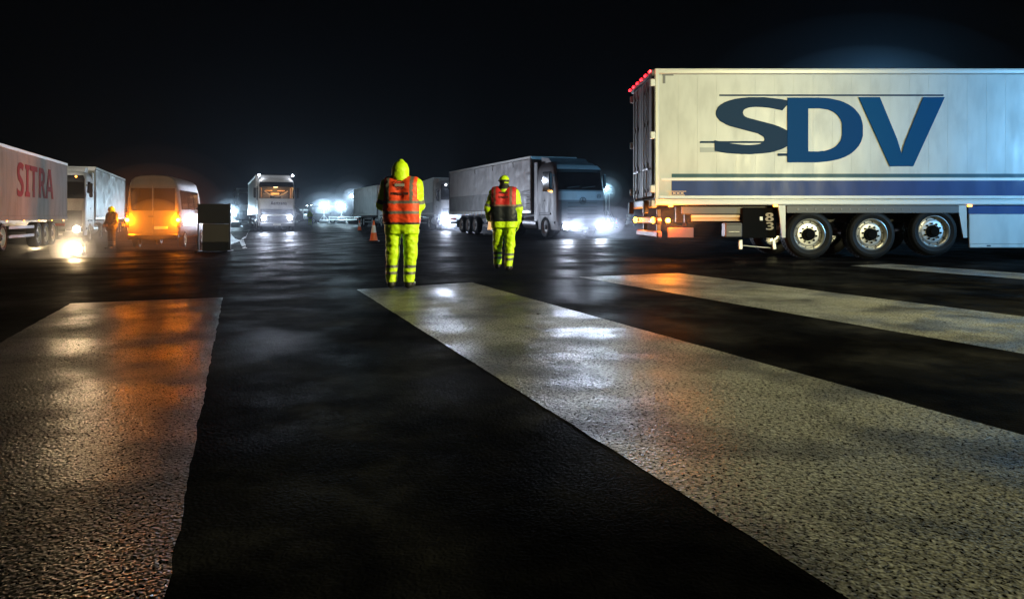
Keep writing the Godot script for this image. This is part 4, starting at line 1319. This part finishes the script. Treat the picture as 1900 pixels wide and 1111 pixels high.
	tower("lighting_tower", Vector3(-19.6, 0, -100.0), 3.8, 2, Vector3(0.2, -0.03, 1), 110.0, Color(0.78, 0.92, 1.0), M.far_lamp, "twin headed lamp on a thin bright pole left of the hooded marshal", "lighting towers lit over the yard", 0.2, 80.0)
	tower("lighting_tower", Vector3(9.1, 0, -60.0), 3.3, 1, Vector3(-0.15, -0.03, 1), 50.0, Color(0.72, 0.92, 1.0), M.far_lamp, "single lamp on a thin pole beside the dark silver cab", "lighting towers lit over the yard", 0.13, 80.0)
	tower("lighting_tower", Vector3(13.5, 0, -86.4), 3.8, 0, Vector3(0, 0, 1), 0.0, Color.WHITE, M.far_lamp, "unlit mast on an A frame base behind the dark silver cab", "")

	for e in [[-38.1, 3.2, "left thin lamp post of a far pair right of the lit cab"], [-35.6, 3.2, "right thin lamp post of a far pair right of the lit cab"], [-52.4, 4.0, "small far lamp post left of the lorry with the lit cab"], [-41.0, 2.6, "short far lamp post close behind the lit cab's right edge"]]:
		var lp := thing("lamp_post", Vector3(e[0], 0, -150.0), 0.0, e[2], "lamp post", "thin lamp posts far across the yard")
		obj("pole", tube_mesh(Vector3.ZERO, Vector3(0, e[1], 0), 0.07, 0.05, 8), M.zinc, lp)
		obj("lamp_head", box_mesh(Vector3(0, e[1] + 0.08, -0.1), Vector3(0.5, 0.24, 0.3), 0.05), M.plastic, lp)
		lamp("lamp", lp, Vector3(0, e[1] + 0.08, 0.09), Vector3(0.25, -0.02, 1), 0.2, M.far_lamp, Color(0.8, 0.93, 1.0), 45.0, 100.0)
	minibus(Vector3(-31.5, 0, -124.0), deg_to_rad(70), false, "dark far van parked under the lamps right of the lit cab")
	minibus(Vector3(-40.5, 0, -134.0), deg_to_rad(60), false, "farthest dark van close to the lit cab's right edge")

	# the board beside the minibus
	var sb := thing("sign_board", on(-10.55, -27.2), deg_to_rad(2), "dark upright board with a pale grey lower panel beside the minibus", "sign board")
	obj("upper_panel", box_mesh(Vector3(0, 1.42, 0), Vector3(1.16, 0.74, 0.06), 0.012), M.plastic, sb)
	obj("lower_panel", box_mesh(Vector3(0.08, 0.70, 0.02), Vector3(0.98, 0.66, 0.05), 0.012), M.dull_brown, sb)
	obj("skirt", box_mesh(Vector3(0.06, 0.20, 0.0), Vector3(1.0, 0.34, 0.05), 0.012), M.black, sb)
	for s in [-1.0, 1.0]:
		obj("post", box_mesh(Vector3(s * 0.585, 0.9, -0.02), Vector3(0.05, 1.8, 0.06), 0.01), M.black, sb)
		obj("foot", box_mesh(Vector3(s * 0.55, 0.03, 0), Vector3(0.12, 0.06, 0.7), 0.015), M.black, sb)

	# cones, barrier, crates
	cone(-4.95, -29.45, 0.84, "larger traffic cone standing left of the hooded marshal's knees")
	cone(-9.72, -51.84, 0.72, "smaller farther traffic cone left of the hooded marshal")
	cone(16.4, -99.0, 0.8, "small far traffic cone beside the unlit mast")
	cone(18.7, -72.0, 1.0, "traffic cone seen under the tail of the box trailer")
	var br := thing("road_barrier", Vector3(-23.9, 0, -116.0), 0.0, "long white two rail barrier under the far lamps", "barrier")
	for y in [0.58, 1.0]:
		obj("rail", box_mesh(Vector3(0, y, 0), Vector3(5.6, 0.2, 0.06), 0.015), M.white_paint, br)
	for k in 5:
		obj("post", box_mesh(Vector3(-2.7 + k * 1.35, 0.5, -0.07), Vector3(0.08, 1.0, 0.06), 0.01), M.white_paint, br)
	var eq := thing("equipment_trolley", Vector3(15.0, 0, -81.0), 0.3, "pale trolley stacked with white boxes near the rear of the box trailer", "trolley")
	for k in 3:
		obj("box", box_mesh(Vector3(0.1 * k - 0.1, 0.42 + k * 0.36, 0), Vector3(0.62 - 0.06 * k, 0.32, 0.5), 0.03), M.white_paint, eq)
	for s in [-1.0, 1.0]:
		obj("upright", tube_mesh(Vector3(s * 0.42, 0.05, 0), Vector3(s * 0.42, 1.3, 0), 0.025, 0.025, 8), M.zinc, eq)
		obj("castor", tube_mesh(Vector3(s * 0.4 - 0.03, 0.08, 0.2), Vector3(s * 0.4 + 0.03, 0.08, 0.2), 0.08, 0.08, 10), M.black, eq)
	obj("deck", box_mesh(Vector3(0, 0.2, 0), Vector3(1.0, 0.08, 0.6), 0.01), M.zinc, eq)

	# added haze round the lamps, standing in for lens glare
	for e in [[on(4.5, -32.6, 0.6), Vector3(9, 3.6, 6), 0.05], [on(-3.3, -52.0, 0.9), Vector3(9, 6, 7), 0.06], [on(-15.0, -49.0, 1.2), Vector3(11, 7, 7), 0.011], [on(-19.0, -34.5, 0.9), Vector3(10, 6, 7), 0.03], [on(-13.5, -23.2, 0.3), Vector3(5, 4, 4), 0.14], [on(-13.6, -29.0, 1.2), Vector3(8, 6, 5), 0.08], [Vector3(-26.5, 2.6, -111.0), Vector3(12, 9, 9), 0.017], [Vector3(-23.8, 2.6, -111.0), Vector3(9, 8, 9), 0.015], [Vector3(-19.6, 3.8, -99.0), Vector3(9, 8, 9), 0.017], [Vector3(12.5, 4.4, -24.5), Vector3(16, 9, 6), 0.012], [Vector3(4.1, 0.9, -16.4), Vector3(3.4, 2.2, 1.8), 0.05], [Vector3(9.1, 3.0, -59.5), Vector3(5, 5, 5), 0.05], [Vector3(-25.4, 1.5, -69.5), Vector3(6, 5, 6), 0.03]]:
		for k in 4:
			var fog := FogVolume.new()
			fog.name = numbered("glare_mist")
			fog.shape = RenderingServer.FOG_VOLUME_SHAPE_ELLIPSOID
			fog.size = e[1] * [1.0, 0.76, 0.52, 0.28][k]
			fog.position = e[0]
			var fm := FogMaterial.new()
			fm.density = e[2] * [0.025, 0.10, 0.42, 1.6][k]
			fm.albedo = Color(0.93, 0.95, 1.0)
			fog.material = fm
			add_child(fog, true)
			tag(fog, "", "", "", "stuff")

	# people
	var vest1 := func(v: Vector3) -> Color:
		if v.y < 0.897: return Color(0.05, 0.03, 0.025)
		if (v.y > 1.137 and v.y < 1.182) or (v.y > 1.0 and v.y < 1.045): return TAPE
		if v.y > 1.137 and ((v.x > -0.19 and v.x < -0.143) or (v.x > 0.128 and v.x < 0.174)): return TAPE
		return Color(0.92, 0.075, 0.022)
	figure(on(-1.27, -9.82), deg_to_rad(-3), "person in lime waterproofs, hood up, orange red vest, standing on the hatched paint", {
		"hip": [Vector3(-0.112, 0.88, 0), Vector3(0.112, 0.88, 0)], "knee": [Vector3(-0.13, 0.47, -0.01), Vector3(0.118, 0.47, 0.0)], "ankle": [Vector3(-0.142, 0.105, 0.0), Vector3(0.1, 0.105, 0.02)],
		"shoulder": [Vector3(-0.2, 1.39, 0.01), Vector3(0.2, 1.39, 0.01)], "elbow": [Vector3(-0.275, 1.13, -0.03), Vector3(0.222, 1.12, -0.04)], "wrist": [Vector3(-0.14, 1.06, -0.25), Vector3(0.10, 1.04, -0.26)],
		"hand": [Vector3(0.8, 0.1, -0.45), Vector3(-0.8, 0.1, -0.5)], "palm": [Vector3(0.3, 0, 0.9), Vector3(-0.3, 0, 0.9)], "curl": [0.55, 0.6],
		"hem": 0.735, "vest_low": 0.865, "head": Vector3(-0.02, 1.60, 0.0), "hood": true, "glove": SKIN, "vest": vest1, "seed": 2.0,
		"roundel": [Vector3(0.0, 1.388, 0.2)], "print": [["vest_lettering", "BOARDING TEAM", M.print_dark, Vector3(0.0, 1.275, 0.2), 0.235, 0.034]]}, 0.0125)
	var vest2 := func(v: Vector3) -> Color:
		if v.y < 1.152: return Color(0.010, 0.013, 0.022)
		if v.y < 1.19: return Color(0.20, 0.11, 0.10)
		if (v.x > -0.178 and v.x < -0.135) or (v.x > 0.115 and v.x < 0.158): return Color(0.20, 0.11, 0.10)
		return Color(0.62, 0.028, 0.032)
	figure(on(0.15, -13.09), deg_to_rad(-6), "person in lime waterproofs, cap and red and navy vest, walking away with a glowing cone", {
		"hip": [Vector3(-0.095, 0.86, 0), Vector3(0.095, 0.86, 0)], "knee": [Vector3(-0.135, 0.48, -0.17), Vector3(0.10, 0.47, -0.05)], "ankle": [Vector3(-0.145, 0.115, -0.22), Vector3(0.085, 0.105, 0.09)],
		"shoulder": [Vector3(-0.19, 1.375, 0.01), Vector3(0.19, 1.375, 0.01)], "elbow": [Vector3(-0.28, 1.12, 0.03), Vector3(0.255, 1.11, 0.03)], "wrist": [Vector3(-0.275, 0.93, -0.06), Vector3(0.25, 0.89, -0.04)],
		"hand": [Vector3(0.05, -1, -0.25), Vector3(-0.05, -1, -0.2)], "palm": [Vector3(0.9, 0, -0.1), Vector3(-0.9, 0, -0.1)], "curl": [0.95, 0.5],
		"hem": 0.77, "vest_low": 0.886, "head": Vector3(0, 1.60, 0.0), "hood": false, "glove": Color(0.35, 0.5, 0.01), "vest": vest2, "seed": 9.0,
		"print": [["vest_lettering", "BOARDING", M.print_dark, Vector3(0.0, 1.40, 0.2), 0.16, 0.03], ["vest_lettering", "TEAM", M.print_dark, Vector3(0.0, 1.32, 0.2), 0.18, 0.032]]}, 0.014)
	var wd := thing("cone_as_wand", on(0.15, -13.09) + Vector3(-0.268, 0.885, -0.055).rotated(Vector3.UP, deg_to_rad(-6)), 0.0, "distant traffic cone built as a glowing wand in the capped person's left hand", "wand")  # distant lit traffic cone, made up as a glowing hand wand
	var ws := new_st()
	lathe(ws, [[0.0, -0.15], [0.042, -0.15], [0.024, 0.0]], Vector3.UP, 16, false)
	obj("glowing_cone", done(ws), M.wand, wd)
	obj("grip", tube_mesh(Vector3(0, -0.005, 0), Vector3(0, 0.12, 0), 0.016, 0.016, 10), M.black, wd)
	var plain := func(v: Vector3) -> Color: return Color(0.018, 0.018, 0.02)  # near-black vest, part of the painted silhouette
	var pose := {
		"hip": [Vector3(-0.095, 0.88, 0), Vector3(0.095, 0.88, 0)], "knee": [Vector3(-0.11, 0.48, 0), Vector3(0.11, 0.48, 0.0)], "ankle": [Vector3(-0.12, 0.105, 0.0), Vector3(0.11, 0.105, 0.0)],
		"shoulder": [Vector3(-0.19, 1.385, 0.01), Vector3(0.19, 1.385, 0.01)], "elbow": [Vector3(-0.29, 1.12, 0.0), Vector3(0.29, 1.12, 0.0)], "wrist": [Vector3(-0.18, 0.98, -0.2), Vector3(0.18, 0.98, -0.2)],
		"hand": [Vector3(0.6, -0.2, -0.7), Vector3(-0.6, -0.2, -0.7)], "palm": [Vector3(0.5, 0, 0.5), Vector3(-0.5, 0, 0.5)], "curl": [0.5, 0.5],
		"hem": 0.75, "vest_low": 0.87, "head": Vector3(0, 1.60, 0.0), "hood": true, "suit_colour": Color(0.02, 0.02, 0.022), "glove": SKIN, "vest": plain, "seed": 5.0}  # near-black clothes paint in the backlit silhouette
	figure(on(-15.55, -29.4), deg_to_rad(150), "person in lime hood with backlit darkness painted into the clothes, left of the minibus", pose, 0.022)
	pose.suit_colour = LIME
	pose.vest = func(v: Vector3) -> Color: return LIME if v.y > 1.0 else TAPE
	figure(on(-22.0, -86.0), deg_to_rad(20), "tiny far person in lime clothing left of the white barrier", pose, 0.03)

# the cab interior of the lorry that faces the camera
func lit_interior(t: Node3D) -> void:
	var cab := t.get_node("cab")
	lettering("company_lettering", "Aertrans", cab, M.print_dark, Vector3(0.12, 1.92, 0.072), 1.05, 0.22)
	obj("chrome_bar", box_mesh(Vector3(0, 1.12, 0.085), Vector3(1.9, 0.1, 0.06), 0.02), M.rail_light, cab)
	obj("back_wall", box_mesh(Vector3(0, 2.72, -2.1), Vector3(2.3, 1.3, 0.04), 0.0), M.chassis, cab)
	obj("bunk", box_mesh(Vector3(0, 2.62, -1.9), Vector3(0.62, 0.14, 0.3), 0.03), M.cream, cab)
	obj("bunk_shelf", box_mesh(Vector3(-0.42, 2.84, -1.92), Vector3(0.5, 0.08, 0.3), 0.02), M.beige, cab)
	obj("bunk_shelf", box_mesh(Vector3(0.42, 2.84, -1.92), Vector3(0.5, 0.08, 0.3), 0.02), M.beige, cab)
	obj("dashboard", box_mesh(Vector3(0, 2.22, -0.5), Vector3(2.2, 0.12, 0.5), 0.05), M.plastic, cab)
	for s in [-1.0, 1.0]:
		obj("seat", box_mesh(Vector3(s * 0.62, 2.28, -1.35), Vector3(0.5, 0.75, 0.16), 0.06), M.grey, cab)
		obj("curtain", box_mesh(Vector3(s * 1.0, 2.62, -0.75), Vector3(0.12, 0.8, 0.2), 0.05), M.beige, cab)
		# hanging cloth tied along the screen
		var st := new_st()
		for k in 8:
			var a := Vector3(s * (0.78 - k * 0.1), 2.78 - 0.38 * sin(k / 8.0 * PI * 0.5), -0.62)
			var b := Vector3(s * (0.78 - (k + 1) * 0.1), 2.78 - 0.38 * sin((k + 1) / 8.0 * PI * 0.5), -0.62)
			tube(st, a, b, 0.045, 0.045, 8)
		obj("garland", done(st), M.cream, cab)
	var st2 := new_st()
	box(st2, Vector3(0, 3.08, -1.1), Vector3(0.3, 0.04, 0.14), 0.01)
	var l := obj("ceiling_lamp", done(st2), M.warm_small, cab)
	var om := OmniLight3D.new()
	om.name = "lamp_light"
	om.omni_range = 10.0
	om.omni_attenuation = 2.0
	setup_light(om, Color(1.0, 0.72, 0.38), 1.5, 0.06)
	l.add_child(om)
	om.position = Vector3(0, 3.0, -1.1)
